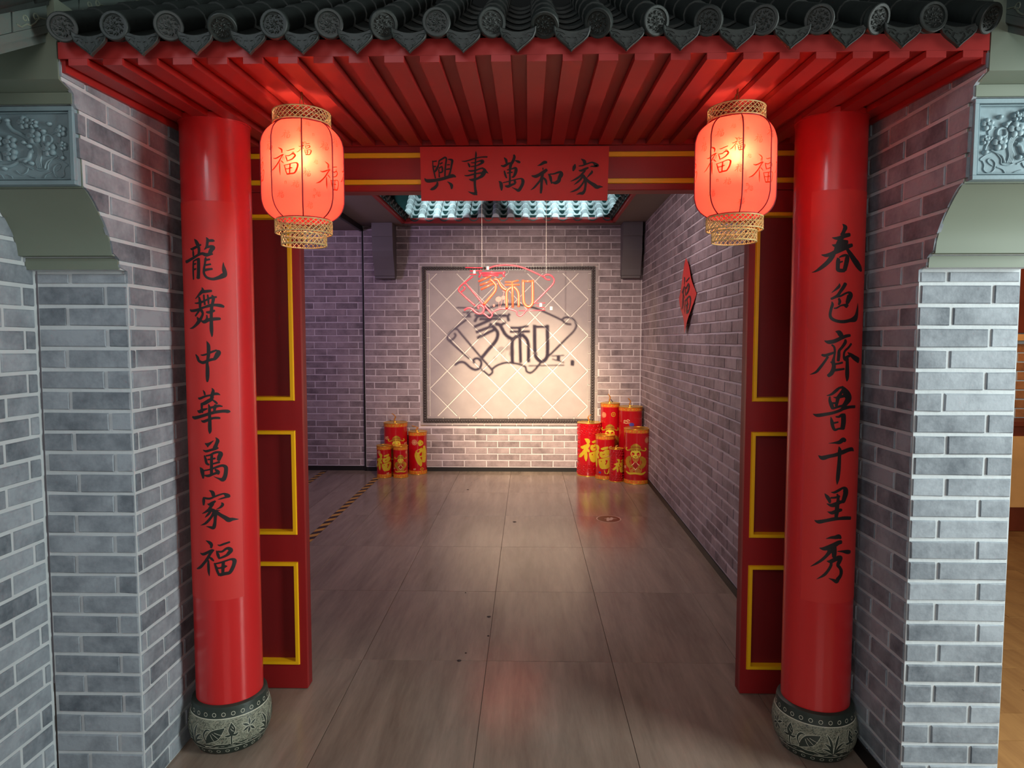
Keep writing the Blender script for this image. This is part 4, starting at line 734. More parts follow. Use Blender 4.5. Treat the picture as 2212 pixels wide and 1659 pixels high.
    for i in range(56): u = rnd.uniform(0, c); v = rnd.uniform(0.038, 0.046); L = rnd.uniform(0.008, 0.018); st.append([u, v, 0.0008, u + L / 2, v, 0.0014, u + L, v, 0.0008])
    ribbons(m, st, mp, 2, 1.0, 0.0007); d.part(m, 'water_line', 'rock_light')
    # couplet paper glued round the shaft
    p = Thing('couplet_scroll', 'long red paper couplet with seven black brush characters on the %s column' % word, 'couplet', (xc, yc, zb), 'couplets')
    rp = RC + 0.0010; m = MB(); n = 30
    vs = [(xc + rp * math.sin(a0 + (a1 - a0) * i / n), yc - rp * math.cos(a0 + (a1 - a0) * i / n), z) for z in (zb, (zb + zt) / 2, zt) for i in range(n + 1)]
    m.add(vs, [(q * (n + 1) + i, q * (n + 1) + i + 1, (q + 1) * (n + 1) + i + 1, (q + 1) * (n + 1) + i) for q in range(2) for i in range(n)]); m.keep = True
    p.part(m, 'paper', 'paper', smooth=True)
    mpg = lambda u, v, off: (xc + (rp + off) * math.sin(u / 0.1235), yc - (rp + off) * math.cos(u / 0.1235), v)
    for gname in glyphs:
        m = MB(); ribbons(m, glyph(GLYPHS[gname]), mpg, 5, 1.0, 0.0005); p.part(m, 'character', 'ink')
column(-1.160, 2.56, 'left', ('long', 'wu', 'zhong', 'hua', 'wan', 'jia', 'fu'), '', R(-84), R(52), 2.047, 0.590)
column(1.101, 2.56, 'right', ('chun', 'se', 'qi', 'lu', 'qian', 'li', 'xiu'), '', R(-51), R(84), 2.075, 0.600)
# ---------------------------------------------------------------- gate frame: lintel and two panelled jambs
ZL0, ZL1 = 2.178, 2.40
t = Thing('gate_lintel', 'dark red lintel beam with two yellow stripes across the gate', 'beam', (0, GY, ZL0))
m = MB(); m.bbox(LX + 0.002, RX - 0.002, GY - 0.03, GY + 0.05, ZL0, ZL1, 0.003); t.part(m, 'beam', 'red_board')
m = MB(); m.bbox(LX + 0.002, RX - 0.002, GY - 0.045, GY - 0.030, 2.362, 2.395, 0.002); t.part(m, 'upper_ledge', 'red_board')
for z in (2.215, 2.325):
    m = MB(); m.bbox(LX + 0.004, RX - 0.004, GY - 0.042, GY - 0.030, z - 0.010, z + 0.010, 0.002); t.part(m, 'yellow_stripe', 'yellow')
def jamb(side):
    word = 'left' if side < 0 else 'right'
    xa, xb = (LX + 0.003, -0.977) if side < 0 else (0.931, RX - 0.003)
    t = Thing('gate_jamb', 'dark red panelled board with yellow mouldings on the %s side of the gate' % word, 'gate panel', ((xa + xb) / 2, GY, 0), 'gate side panels')
    fx0, fx1 = (xa + 0.03, -1.013) if side < 0 else (0.961, xb - 0.03)
    fields = [(0.117, 0.573), (0.702, 1.155), (1.292, 2.082)]
    yb, yfr = GY + 0.04, GY - 0.025
    m = MB(); m.box(xa, xb, GY - 0.002, yb, 0.004, ZL0 - 0.002); t.part(m, 'recessed_board', 'red_field')
    # stiles and rails
    m = MB(); m.box(xa, fx0, yfr, GY - 0.002, 0.004, ZL0 - 0.002); t.part(m, 'stile', 'red_board')
    m = MB(); m.box(fx1, xb, yfr, GY - 0.002, 0.004, ZL0 - 0.002); t.part(m, 'stile', 'red_board')
    zs = [0.004] + [z for f in fields for z in f] + [ZL0 - 0.002]
    for k in range(0, len(zs), 2):
        m = MB(); m.box(fx0, fx1, yfr, GY - 0.002, zs[k], zs[k + 1]); t.part(m, 'rail', 'red_board')
    w = 0.0195; tt = 0.009
    for z0, z1 in fields:
        m = MB(); a, b, c, d = fx0 - 0.004, fx1 + 0.004, z0 - 0.004, z1 + 0.004
        P = lambda e: [(a + e, c + e), (b - e, c + e), (b - e, d - e), (a + e, d - e)]
        o1, o2, i2, i1 = P(0), P(0.003), P(w - 0.003), P(w)
        vs = [(x, yfr, z) for x, z in o1] + [(x, yfr - tt, z) for x, z in o2] + [(x, yfr - tt, z) for x, z in i2] + [(x, GY - 0.002, z) for x, z in i1]
        m.add(vs, [(q * 4 + i, q * 4 + (i + 1) % 4, q * 4 + 4 + (i + 1) % 4, q * 4 + 4 + i) for q in range(3) for i in range(4)]); t.part(m, 'yellow_moulding', 'yellow')
jamb(-1); jamb(1)
# banner
t = Thing('banner_scroll', 'horizontal red paper banner with five black brush characters on the lintel', 'banner', (-0.06, GY - 0.05, 2.13), 'couplets')
m = MB(); n = 16
bx = lambda u: -0.450 + 0.778 * u
vs = []
for j in range(5):
    for i in range(n + 1):
        u, v = i / n, j / 4; lift = 0.004 * math.sin(u * 3.1) + 0.004 * (1 - v) ** 2
        vs.append((-0.4475 + (0.7785) * u - 0.004 * (v) * (1 - u) + 0.006 * v * u, 2.900 + 0.0010 - lift * 0.3, 2.1335 + 0.2235 * v - 0.002 * u))
m.add(vs, [(j * (n + 1) + i, j * (n + 1) + i + 1, (j + 1) * (n + 1) + i + 1, (j + 1) * (n + 1) + i) for j in range(4) for i in range(n)]); m.keep = True
t.part(m, 'paper', 'paper', smooth=True)
mpb = lambda u, v, off: (u, 2.8990 - 0.0012 - off, v)
for gname in ('xing', 'shi', 'wan2', 'he', 'jia2'):
    m = MB(); ribbons(m, glyph(GLYPHS[gname]), mpb, 5, 1.0, 0.0004); t.part(m, 'character', 'ink')
m = MB(); m.box(-0.44, 0.32, 2.902, 2.9045, 2.345, 2.352); m.box(-0.43, -0.40, 2.90, GY - 0.03, 2.30, 2.345); m.box(0.28, 0.31, 2.90, GY - 0.03, 2.30, 2.345); t.part(m, 'adhesive_strip', 'paper')

# ---------------------------------------------------------------- lanterns
def lantern(x, y, z1, z0, r, ztop, word, rot, bulb_off):
    t = Thing('lantern', 'lit red gauze lantern with woven bamboo collars %s' % word, 'lantern', (x, y, z0), 'hanging lanterns')
    H = z1 - z0
    prof = [(0.66, 0.0), (0.80, 0.04), (0.92, 0.10), (0.985, 0.18), (1.0, 0.28), (1.0, 0.72), (0.985, 0.82), (0.92, 0.90), (0.80, 0.96), (0.66, 1.0)]
    prof = [(a, b) for a, b in [q[:2] for q in crom([list(p) for p in prof], 3)]]
    def rr(v):
        for (r0, a), (r1, b) in zip(prof, prof[1:]):
            if a <= v <= b and b > a: return r0 + (r1 - r0) * (v - a) / (b - a)
        return prof[-1][0] if v > 0.5 else prof[0][0]
    nr = 8; n = 64
    def rad(a, v): # gauze draws in slightly between the ribs
        k = (a - rot) / (2 * math.pi / nr); f = k - math.floor(k); return r * rr(v) * (1 - 0.035 * math.sin(math.pi * f))
    vs = [(x + rad(2 * math.pi * i / n, v) * math.sin(2 * math.pi * i / n), y - rad(2 * math.pi * i / n, v) * math.cos(2 * math.pi * i / n), z0 + H * v) for _, v in prof for i in range(n)]
    m = MB(); m.add(vs, [(j * n + i, j * n + (i + 1) % n, (j + 1) * n + (i + 1) % n, (j + 1) * n + i) for j in range(len(prof) - 1) for i in range(n)])
    sh = t.part(m, 'shade', 'gauze', smooth=True)
    for k in range(nr):
        a = rot + 2 * math.pi * k / nr
        m = MB(); m.tube([(x + (r * rr(v) + 0.0008) * math.sin(a), y - (r * rr(v) + 0.0008) * math.cos(a), z0 + H * v) for _, v in prof], 0.0021, 6); t.part(m, 'rib', 'cord', smooth=True)
    for v in (0.0, 1.0):
        m = MB(); m.tube([(x + r * 0.665 * math.sin(2 * math.pi * i / 40), y - r * 0.665 * math.cos(2 * math.pi * i / 40), z0 + H * v) for i in range(40)], 0.0026, 6, closed=True); t.part(m, 'rim_cord', 'cord', smooth=True)
    def collar(rc, za, zb, nm, dens=34):
        m = MB()
        for z in (za + 0.0015, zb - 0.0015):
            m.tube([(x + rc * math.sin(2 * math.pi * i / 48), y - rc * math.cos(2 * math.pi * i / 48), z) for i in range(48)], 0.0022, 6, closed=True)
        ba = t.part(m, nm, 'bamboo', smooth=True); m = MB(); hgt = zb - za
        for d, ro in ((1, 0.0006), (-1, -0.0006)):
            for k in range(dens):
                a = 2 * math.pi * k / dens
                m.tube([(x + (rc + ro) * math.sin(a + d * q * 0.13 * hgt / 0.04), y - (rc + ro) * math.cos(a + d * q * 0.13 * hgt / 0.04), za + hgt * q / 4) for q in range(5)], 0.0013, 4)
        for q in (0.5,): m.tube([(x + rc * math.sin(2 * math.pi * i / 48), y - rc * math.cos(2 * math.pi * i / 48), za + hgt * q) for i in range(48)], 0.0009, 4, closed=True)
        w = t.part(m, 'woven_strips', 'bamboo', ba); return ba
    collar(r * 0.70, z1 + 0.001, z1 + 0.041, 'top_collar'); collar(r * 0.695, z0 - 0.044, z0 - 0.002, 'bottom_collar'); collar(r * 0.55, z0 - 0.082, z0 - 0.046, 'lower_collar', 28)
    m = MB(); m.tube([(x - r * 0.69, y, z1 + 0.038), (x + r * 0.69, y, z1 + 0.038)], 0.0018, 6); m.tube([(x, y, z1 + 0.038), (x, y, z1 + 0.058)], 0.0018, 6); t.part(m, 'cross_bar', 'iron')
    m = MB(); m.tube([(x + 0.006 * math.sin(2 * math.pi * i / 16), y, z1 + 0.073 + 0.016 * math.cos(2 * math.pi * i / 16)) for i in range(16)], 0.0013, 6, closed=True); t.part(m, 'chain_link', 'iron', smooth=True)
    m = MB(); m.tube([(x + 0.002, y + 0.006 * math.sin(2 * math.pi * i / 16), z1 + 0.098 + 0.014 * math.cos(2 * math.pi * i / 16)) for i in range(16)], 0.0013, 6, closed=True); t.part(m, 'chain_link', 'iron', smooth=True)
    m = MB(); m.tube([(x + 0.002, y, z1 + 0.110), (x - 0.004, y, z1 + 0.114), (x - 0.003, y, z1 + 0.124), (x, y, ztop)], 0.0016, 6); m.lathe([(0.006, ztop - 0.004), (0.006, ztop)], (x, y), 12); t.part(m, 'ceiling_hook', 'iron')
    # printed characters on the gauze
    def mp(u, v, off):
        q = (v - z0) / H; q = min(max(q, 0), 1); a = u / r; R_ = rad(a, q) + 0.0006 + off; return (x + R_ * math.sin(a), y - R_ * math.cos(a), v)
    va = math.atan2(-x, y)
    for du, fv, h, wgt, hollow in ((-0.062, 0.53, 0.085, 0.9, 0), (0.088, 0.42, 0.085, 0.9, 0), (0.004, 0.66, 0.040, 1.1, 0), (-0.052, 0.80, 0.026, 1, 0), (0.010, 0.42, 0.024, 1, 0), (0.02, 0.10, 0.020, 1, 0), (0.018, 0.93, 0.018, 1, 0), (-0.025, 0.30, 0.022, 1, 0), (0.070, 0.72, 0.026, 1, 0), (-0.075, 0.20, 0.022, 1, 0), (0.045, 0.22, 0.018, 1, 0), (0.118, 0.80, 0.03, 1, 0), (-0.115, 0.70, 0.03, 1, 0), (-0.01, 0.85, 0.016, 1, 0), (0.04, 0.54, 0.014, 1, 0), (0.2, 0.5, 0.08, 1, 0), (-0.2, 0.5, 0.08, 1, 0), (0.3, 0.6, 0.05, 1, 0)):
        m = MB(); ribbons(m, place(FU, va * r + du, z0 + H * fv, h, 0.62 * wgt), mp, 2, 1.0, 0.0002); t.part(m, 'character', 'gauze_print')
    rnd = random.Random(3)
    for k in range(10):
        m = MB(); u = va * r + rnd.uniform(-0.12, 0.12); v = z0 + H * rnd.uniform(0.12, 0.9); m2 = [[u, v, .0012, u, v + .008, .0012], [u + .005, v, .0012, u + .005, v + .008, .0012], [u, v + .008, .0012, u + .005, v + .008, .0012]]
        ribbons(m, m2, mp, 1, 1.0, 0.0002); t.part(m, 'seal_mark', 'gauze_print')
    bx_, by_, bz_ = x + bulb_off[0], y + bulb_off[1], z0 + H * bulb_off[2]
    m = MB(); m.lathe([(0.004, bz_ - 0.016), (0.013, bz_ - 0.010), (0.016, bz_), (0.013, bz_ + 0.011), (0.007, bz_ + 0.022), (0.007, bz_ + 0.034)], (bx_, by_), 16); b = t.part(m, 'bulb', 'bulb', smooth=True)
    m = MB(); m.tube([(bx_, by_, bz_ + 0.03), (bx_, by_, bz_ + 0.06), (x, y, z1 + 0.036)], 0.0025, 6); t.part(m, 'lamp_cord', 'black')
    L = lamp('lantern_bulb_light', 'POINT', (bx_, by_ - 0.002, bz_), None, 9.5, (1.0, 0.74, 0.36), 0.018)
    lamp('lantern_fill', 'POINT', (x, y, z0 + H * 0.48), None, 1.25, (1.0, 0.60, 0.52), 0.045)  # fill lamp added at the centre for an even glow, besides the bulb
    return t
lantern(-0.734, 2.25, 2.243, 1.941, 0.129, 2.362, 'hanging on the left, below the eave', 0.30, (0.027, -0.084, 0.56))
lantern(0.668, 2.255, 2.248, 1.948, 0.1266, 2.362, 'hanging on the right, near the right column', -0.12, (-0.025, -0.084, 0.56))

# ---------------------------------------------------------------- tiled screen panel on the back wall
t = Thing('screen_panel', 'framed pale panel of diagonal tiles with a dark bead moulding on the back wall', 'wall panel', (-0.2, WY, PZ0))
def ring_boxes(a, b, y0, y1, mat, nm, L=0.188):
    # a course of little border bricks between insets a and b
    X0, X1, Z0, Z1 = PX0 + a, PX1 - a, PZ0 + a, PZ1 - a; w = b - a
    def seg(p0, p1, horiz, fix):
        n = max(1, round((p1 - p0) / L)); s = (p1 - p0) / n
        for i in range(n):
            m = MB(); g = 0.0035
            if horiz: m.bbox(p0 + i * s + g, p0 + (i + 1) * s - g, y0, y1, fix + g, fix + w - g, 0.002)
            else: m.bbox(fix + g, fix + w - g, y0, y1, p0 + i * s + g, p0 + (i + 1) * s - g, 0.002)
            t.part(m, nm, mat)
    seg(X0, X1, True, Z0); seg(X0, X1, True, Z1 - w); seg(Z0 + w, Z1 - w, False, X0); seg(Z0 + w, Z1 - w, False, X1 - w)
m = MB(); m.box(PX0, PX1, WY - 0.006, WY + 0.003, PZ0, PZ1); t.part(m, 'grout_bed', 'grout')
ring_boxes(0.0, 0.034, WY - 0.016, WY - 0.004, 'border', 'border_brick')
def mould(a, b, y0, mat, nm):
    X0, X1, Z0, Z1 = PX0 + a, PX1 - a, PZ0 + a, PZ1 - a; w = b - a; m = MB()
    m.box(X0, X1, y0, WY - 0.005, Z0, Z0 + w); m.box(X0, X1, y0, WY - 0.005, Z1 - w, Z1); m.box(X0, X0 + w, y0, WY - 0.005, Z0 + w, Z1 - w); m.box(X1 - w, X1, y0, WY - 0.005, Z0 + w, Z1 - w); return t.part(m, nm, mat)
mo = mould(0.034, 0.080, WY - 0.020, 'bead', 'bead_moulding')
m = MB(); cxm = 0.057; X0, X1, Z0, Z1 = PX0 + cxm, PX1 - cxm, PZ0 + cxm, PZ1 - cxm
def bead(x, z, r=0.0155):
    vs = [(x, WY - 0.020 - r, z)]; n = 8
    for q, yy in ((0.6, 0.80), (1.0, 0.0)): vs += [(x + r * q * math.cos(2 * math.pi * i / n), WY - 0.020 - r * yy, z + r * q * math.sin(2 * math.pi * i / n)) for i in range(n)]
    m.add(vs, [(0, 1 + i, 1 + (i + 1) % n) for i in range(n)] + [(1 + i, 1 + (i + 1) % n, 1 + n + (i + 1) % n, 1 + n + i) for i in range(n)])
nb = round((X1 - X0) / 0.0305)
for i in range(nb + 1): bead(X0 + (X1 - X0) * i / nb, Z0); bead(X0 + (X1 - X0) * i / nb, Z1)
nb = round((Z1 - Z0) / 0.0305)
for i in range(1, nb): bead(X0, Z0 + (Z1 - Z0) * i / nb); bead(X1, Z0 + (Z1 - Z0) * i / nb)
bd = t.part(m, 'bead_row', 'bead', mo, auto=60); bd['kind'] = 'stuff'
ring_boxes(0.080, 0.116, WY - 0.016, WY - 0.004, 'border', 'border_brick', 0.185)
FX0, FX1, FZ0, FZ1 = PX0 + 0.120, PX1 - 0.116, PZ0 + 0.107, PZ1 - 0.098
def clip(poly, axis, lim, keep_less):
    out = []
    for i in range(len(poly)):
        p, q = poly[i], poly[(i + 1) % len(poly)]; pi, qi = (p[axis] <= lim) == keep_less, (q[axis] <= lim) == keep_less
        if pi: out.append(p)
        if pi != qi:
            s = (lim - p[axis]) / (q[axis] - p[axis]); out.append((p[0] + (q[0] - p[0]) * s, p[1] + (q[1] - p[1]) * s))
    return out
hx, hz, ox, oz = 0.2055, 0.2085, -0.944, 1.192; e = 0.0062
for i in range(-12, 14):
    for j in range(-10, 12):
        if (i + j) % 2 == 0: continue
        cx, cz = ox + hx * i, oz + hz * j
        P = [(cx - hx + e * 1.41, cz), (cx, cz - hz + e * 1.41), (cx + hx - e * 1.41, cz), (cx, cz + hz - e * 1.41)]
        for ax, lim, less in ((0, FX0, False), (0, FX1, True), (1, FZ0, False), (1, FZ1, True)):
            if P: P = clip(P, ax, lim, less)
        if len(P) < 3: continue
        A = abs(sum(P[k][0] * P[(k + 1) % len(P)][1] - P[(k + 1) % len(P)][0] * P[k][1] for k in range(len(P)))) / 2
        if A < 0.0008: continue
        m = MB(); n = len(P); gx = sum(p[0] for p in P) / n; gz = sum(p[1] for p in P) / n
        yo = random.uniform(-0.0008, 0.0008); ins = [(x + (gx - x) * 0.012, z + (gz - z) * 0.012) for x, z in P]
        m.add([(x, WY - 0.006, z) for x, z in P] + [(x, WY - 0.0125 + yo, z) for x, z in P] + [(x, WY - 0.0145 + yo, z) for x, z in ins], [tuple(2 * n + k for k in range(n))] + [(q * n + k, q * n + (k + 1) % n, (q + 1) * n + (k + 1) % n, (q + 1) * n + k) for q in range(2) for k in range(n)])
        t.part(m, 'screen_tile', 'screen_tile')
# brackets under the ceiling
def bracket(x0, x1, word):
    t = Thing('wall_bracket', 'grey brown stepped bracket under the ceiling at the %s end of the back wall' % word, 'bracket', ((x0 + x1) / 2, WY, 2.25), 'ceiling brackets')
    m = MB(); m.prism([(WY - 0.004, 2.262), (7.895, 2.262), (7.892, 2.285), (7.900, 2.29), (WY - 0.004, 2.29)], 'x', x0 + 0.004, x1 - 0.004); t.part(m, 'foot', 'bracket')
    m = MB(); m.prism([(WY - 0.004, 2.29), (7.885, 2.29), (7.865, 2.36), (7.835, 2.43), (7.805, 2.50), (7.785, 2.56), (7.78, 2.60), (7.78, 2.72), (WY - 0.004, 2.72)], 'x', x0, x1); t.part(m, 'curved_body', 'bracket')
    m = MB(); m.prism([(WY - 0.004, 2.7205), (7.765, 2.7205), (7.755, CZ - 0.001), (WY - 0.004, CZ - 0.001)], 'x', x0, x1); t.part(m, 'head', 'bracket')
bracket(-1.765, -1.530, 'left'); bracket(1.070, 1.285, 'right')

# ---------------------------------------------------------------- courtyard eaves in the skylight
def yard_eave(kind):
    label = {'back': 'pale glazed tile eave lit cold white at the far side of the skylight', 'left': 'dark small tiled eave on the left side of the skylight', 'right': 'dark small tiled eave on the right side of the skylight'}[kind]
    t = Thing('courtyard_eave', label, 'tile eave', ((HX0 + HX1) / 2 if kind == 'back' else (HX0 if kind == 'left' else HX1), HY1, CZ))
    p = 0.166
    if kind == 'back':
        m = MB(); m.box(HX0 - 0.03, HX1 + 0.03, HY1 - 0.03, HY1 + 0.0, CZ - 0.012, CZ + 0.045); t.part(m, 'red_strip', 'red_edge')
        sl = 0.85; m = MB(); m.prism([(HY1 - 0.02, CZ + 0.03), (8.35, CZ + 0.03 + 0.58 * sl), (8.35, CZ + 0.58 * sl), (HY1 - 0.02, CZ + 0.005)], 'x', HX0 - 0.3, HX1 + 0.3); t.part(m, 'eave_board', 'tile_teal_dark')
        n = int((HX1 - HX0) / p) + 1; a = math.atan(sl)
        for i in range(n + 1):
            X = HX0 + 0.035 + i * p
            for j in range(5):
                y = HY1 - 0.045 + j * 0.11 * math.cos(a); z = CZ + 0.048 + (y - HY1 + 0.045) * sl; m = MB()
                for k2 in range(2): pass
                vs = []; nn2 = 10
                for q, (dy, r) in enumerate(((0, .040), (0.12, .036))):
                    vs += [(X + r * math.cos(math.pi * k / nn2), y + dy * math.cos(a) - r * math.sin(math.pi * k / nn2) * math.sin(a) * 0.5, z + dy * math.sin(a) + r * math.sin(math.pi * k / nn2)) for k in range(nn2 + 1)]
                m.add(vs, [(k, k + 1, nn2 + 1 + k + 1, nn2 + 1 + k) for k in range(nn2)] + [tuple(range(nn2 + 1))]); t.part(m, 'cover_tile', 'tile_teal', smooth=False, auto=50)
                X2 = X + p / 2; m = MB(); vs = []; w = 0.055
                for dy, zo in ((0, 0.0), (0, -0.014), (0.125, -0.020)):
                    vs += [(X2 + w * math.cos(math.pi * k / nn2), y + dy * math.cos(a) + 0.01, z + zo + dy * math.sin(a) + 0.018 - 0.048 * math.sin(math.pi * k / nn2)) for k in range(nn2 + 1)]
                m.cur = 0; m.add(vs, []); N1 = nn2 + 1
                for k in range(nn2):
                    m.f.append((k, k + 1, 2 * N1 + k + 1, 2 * N1 + k)); m.mi.append(0); m.f.append((k, N1 + k, N1 + k + 1, k + 1)); m.mi.append(1)
                if i < n: t.part(m, 'pan_tile', ['tile_teal', 'tile_teal_dark'], auto=50)
    else:
        X = HX0 if kind == 'left' else HX1; s_ = -1 if kind == 'left' else 1
        m = MB(); m.box(X - 0.002 if s_ > 0 else X - 0.03, X + 0.03 if s_ > 0 else X + 0.002, HY0, HY1, CZ - 0.012, CZ + 0.045); t.part(m, 'red_strip', 'red_edge')
        m = MB(); m.prism([(X - s_ * 0.02, CZ + 0.035), (X + s_ * 0.35, CZ + 0.035 + 0.3), (X + s_ * 0.35, CZ + 0.30), (X - s_ * 0.02, CZ + 0.01)], 'y', HY0, HY1 + 0.3); t.part(m, 'eave_board', 'tile_teal_dark')
        y = HY0 + 0.05
        while y < HY1:
            m = MB(); m.tube([(X - s_ * 0.045, y, CZ + 0.045), (X + s_ * 0.33, y, CZ + 0.045 + 0.375 * 0.81)], 0.030, 8); t.part(m, 'cover_tile', 'tile_dark', auto=50)
            m = MB(); m.prism([(y + 0.035, CZ + 0.05), (y + 0.085, CZ + 0.0), (y + 0.135, CZ + 0.05), (y + 0.085, CZ + 0.03)], 'x', X - s_ * 0.040, X - s_ * 0.030); t.part(m, 'drip_tile', 'tile_dark')
            y += 0.17
for k in ('back', 'left', 'right'): yard_eave(k)

# ---------------------------------------------------------------- hanging tube sign
SY = 6.634
t = Thing('hanging_sign', 'pink and orange tube sign of an open fan with two characters hanging on wires', 'hanging sign', (-0.13, SY, 1.95))
for k, l in enumerate(NEON):
    r = l[0] * 1e-4 / 2; P = [(l[i] * 1e-4, l[i + 1] * 1e-4, 0) for i in range(1, len(l), 2)]
    Q = crom([list(p) for p in P], 4) if len(P) > 3 else [list(p) for p in P]
    m = MB(); m.tube([(a, SY - (0.012 if k >= 12 else 0), b) for a, b, _ in Q], r * (1.1 if k < 12 else 1.3), 8)
    t.part(m, 'fan_tube' if k < 12 else 'character_tube', 'neon_pink' if k < 17 else 'neon_orange', smooth=True)
def sgn(cx, cy): # sign-plane coordinates
    return (-0.6885 + 0.000488 * cx * 0.9995, 2.3395 - 0.000492 * cy)
for cx, cy in ((620, 195), (355, 270), (1670, 915), (1875, 980)):
    a, b = sgn(cx, cy); m = MB(); m.tube([(a, SY - 0.004, b - 0.016), (a, SY - 0.004, b + 0.016)], 0.013, 10); t.part(m, 'end_cap', 'cap_white', auto=40)
mps = lambda u, v, off: (u, SY + 0.006 - off, v)
a, b = sgn(950, 630); m = MB(); disc_on(m, a, b, 0.026, 0.024, mps, 0, 12, 0.3, 0.5); t.part(m, 'flower_plate', 'leaf_plate')
for cx, cy, ru, rv, ro in ((830, 800, 0.030, 0.026, 0.4), (930, 770, 0.022, 0.020, 0), (985, 840, 0.020, 0.028, -0.5), (740, 920, 0.011, 0.014, 0)):
    a, b = sgn(cx, cy); m = MB(); disc_on(m, a, b, ru, rv, mps, 0, 12, ro); t.part(m, 'leaf_plate', 'leaf_plate')
m = MB(); ribbons(m, [[x for cx, cy in q for x in (*sgn(cx, cy), 0.004)] for q in (((940, 660), (920, 750), (880, 900), (850, 1000)), ((830, 830), (840, 920), (830, 1000)))], mps, 3, 1.0, 0.0); t.part(m, 'stem_plate', 'leaf_plate')
for x, zb in ((-0.4425, 2.245), (0.176, 2.195)):
    m = MB(); m.tube([(x, SY, zb), (x, SY, 4.55)], 0.0019, 5); t.part(m, 'hanging_wire', 'white_wire')

# ---------------------------------------------------------------- decorative tin firecrackers
def figure(t, mp, u, v, h):
    """printed round-cheeked man in a winged court hat holding a diamond"""
    P = lambda dx, dy: (u + dx * h, v + dy * h)
    def dsc(dx, dy, rx, ry, mat, nm, off=0.0005, rot=0.0):
        m = MB(); a, b = P(dx, dy); disc_on(m, a, b, rx * h, ry * h, mp, off, 18, rot); t.part(m, nm, mat)
    def rib(sts, mat, nm, off=0.0012):
        m = MB(); ribbons(m, [[x for (dx, dy, w) in s for x in (*P(dx, dy), w * h)] for s in sts], mp, 3, 1.0, off); t.part(m, nm, mat)
    rib([[(-0.10, -0.42, .16), (-0.04, -0.20, .34), (0, 0.0, .30)], [(0.10, -0.42, .16), (0.04, -0.20, .34), (0, 0.0, .30)]], 'gold_brown', 'printed_robe', 0.0005)
    rib([[(-0.16, 0.0, .10), (-0.26, -0.12, .16), (-0.18, -0.26, .12), (-0.08, -0.24, .05)], [(0.16, 0.0, .10), (0.26, -0.12, .16), (0.18, -0.26, .12), (0.08, -0.24, .05)]], 'gold', 'printed_sleeve', 0.0008)
    dsc(0, 0.10, 0.150, 0.125, 'skin', 'printed_face', 0.0010)
    for s in (-1, 1): dsc(s * 0.095, 0.075, 0.034, 0.028, 'cheek', 'printed_cheek', 0.0013)
    rib([[(-0.09, 0.02, .03), (-0.06, -0.06, .06), (0, -0.10, .07), (0.06, -0.06, .06), (0.09, 0.02, .03)]], 'gold_brown', 'printed_beard', 0.0013)
    rib([[(-0.19, 0.19, .05), (-0.10, 0.235, .09), (0, 0.25, .10), (0.10, 0.235, .09), (0.19, 0.19, .05)], [(-0.13, 0.29, .05), (0, 0.34, .12), (0.13, 0.29, .05)]], 'gold', 'printed_hat', 0.0015)
    rib([[(-0.19, 0.175, .018), (0, 0.215, .022), (0.19, 0.175, .018)], [(-0.12, 0.285, .014), (0, 0.305, .018), (0.12, 0.285, .014)]], 'red_print', 'printed_hat_band', 0.0018)
    for s in (-1, 1):
        rib([[(s * 0.20, 0.20, .03), (s * 0.27, 0.19, .03), (s * 0.31, 0.23, .05), (s * 0.27, 0.27, .03)]], 'gold_yellow', 'printed_hat_wing', 0.0015)
        rib([[(s * 0.035, 0.120, .005), (s * 0.060, 0.132, .010), (s * 0.085, 0.118, .005)]], 'red_print', 'printed_eye', 0.0016)
    rib([[(-0.045, 0.035, .008), (0, 0.018, .022), (0.045, 0.035, .008)]], 'red_print', 'printed_mouth', 0.0016)
    m = MB(); poly_on(m, [P(0, -0.10), P(-0.12, -0.23), P(0, -0.36), P(0.12, -0.23)], mp, 0.0014); t.part(m, 'printed_diamond', 'cream_print')
    m = MB(); poly_on(m, [P(0, -0.125), P(-0.09, -0.23), P(0, -0.335), P(0.09, -0.23)], mp, 0.0017); t.part(m, 'printed_diamond', 'red_print')
    rib([[(-0.30, -0.42, .04), (-0.18, -0.47, .06), (0, -0.45, .05), (0.18, -0.47, .06), (0.30, -0.42, .04)]], 'gold_yellow', 'printed_cloud', 0.0012)
def sunburst(t, mp, u, v, r):
    m = MB(); ring_on(m, u, v, r * 0.45, r * 0.12, mp, 0.0006, 12); disc_on(m, u, v, r * 0.16, r * 0.16, mp, 0.0006, 8)
    ribbons(m, [[u + r * .6 * math.cos(a), v + r * .6 * math.sin(a), r * .14, u + r * math.cos(a), v + r * math.sin(a), r * .14] for a in [2 * math.pi * i / 12 for i in range(12)]], mp, 1, 1.0, 0.0006); t.part(m, 'printed_sunburst', 'cream_print')
def cloud(t, mp, u, v, s, mat='cream_print'):
    m = MB(); st = []
    for cx, cy, r, f in ((-.35, 0, .3, 1), (.3, .1, .34, -1)): st.append([x for q in range(9) for x in (u + s * (cx + r * (1 - q / 11) * math.cos(f * q * .75)), v + s * (cy + r * (1 - q / 11) * math.sin(q * .75)), s * .12)])
    st.append([u - s * .7, v - s * .3, s * .08, u, v - s * .36, s * .14, u + s * .75, v - s * .22, s * .08]); ribbons(m, st, mp, 2, 1.0, 0.0006); t.part(m, 'printed_cloud', mat)
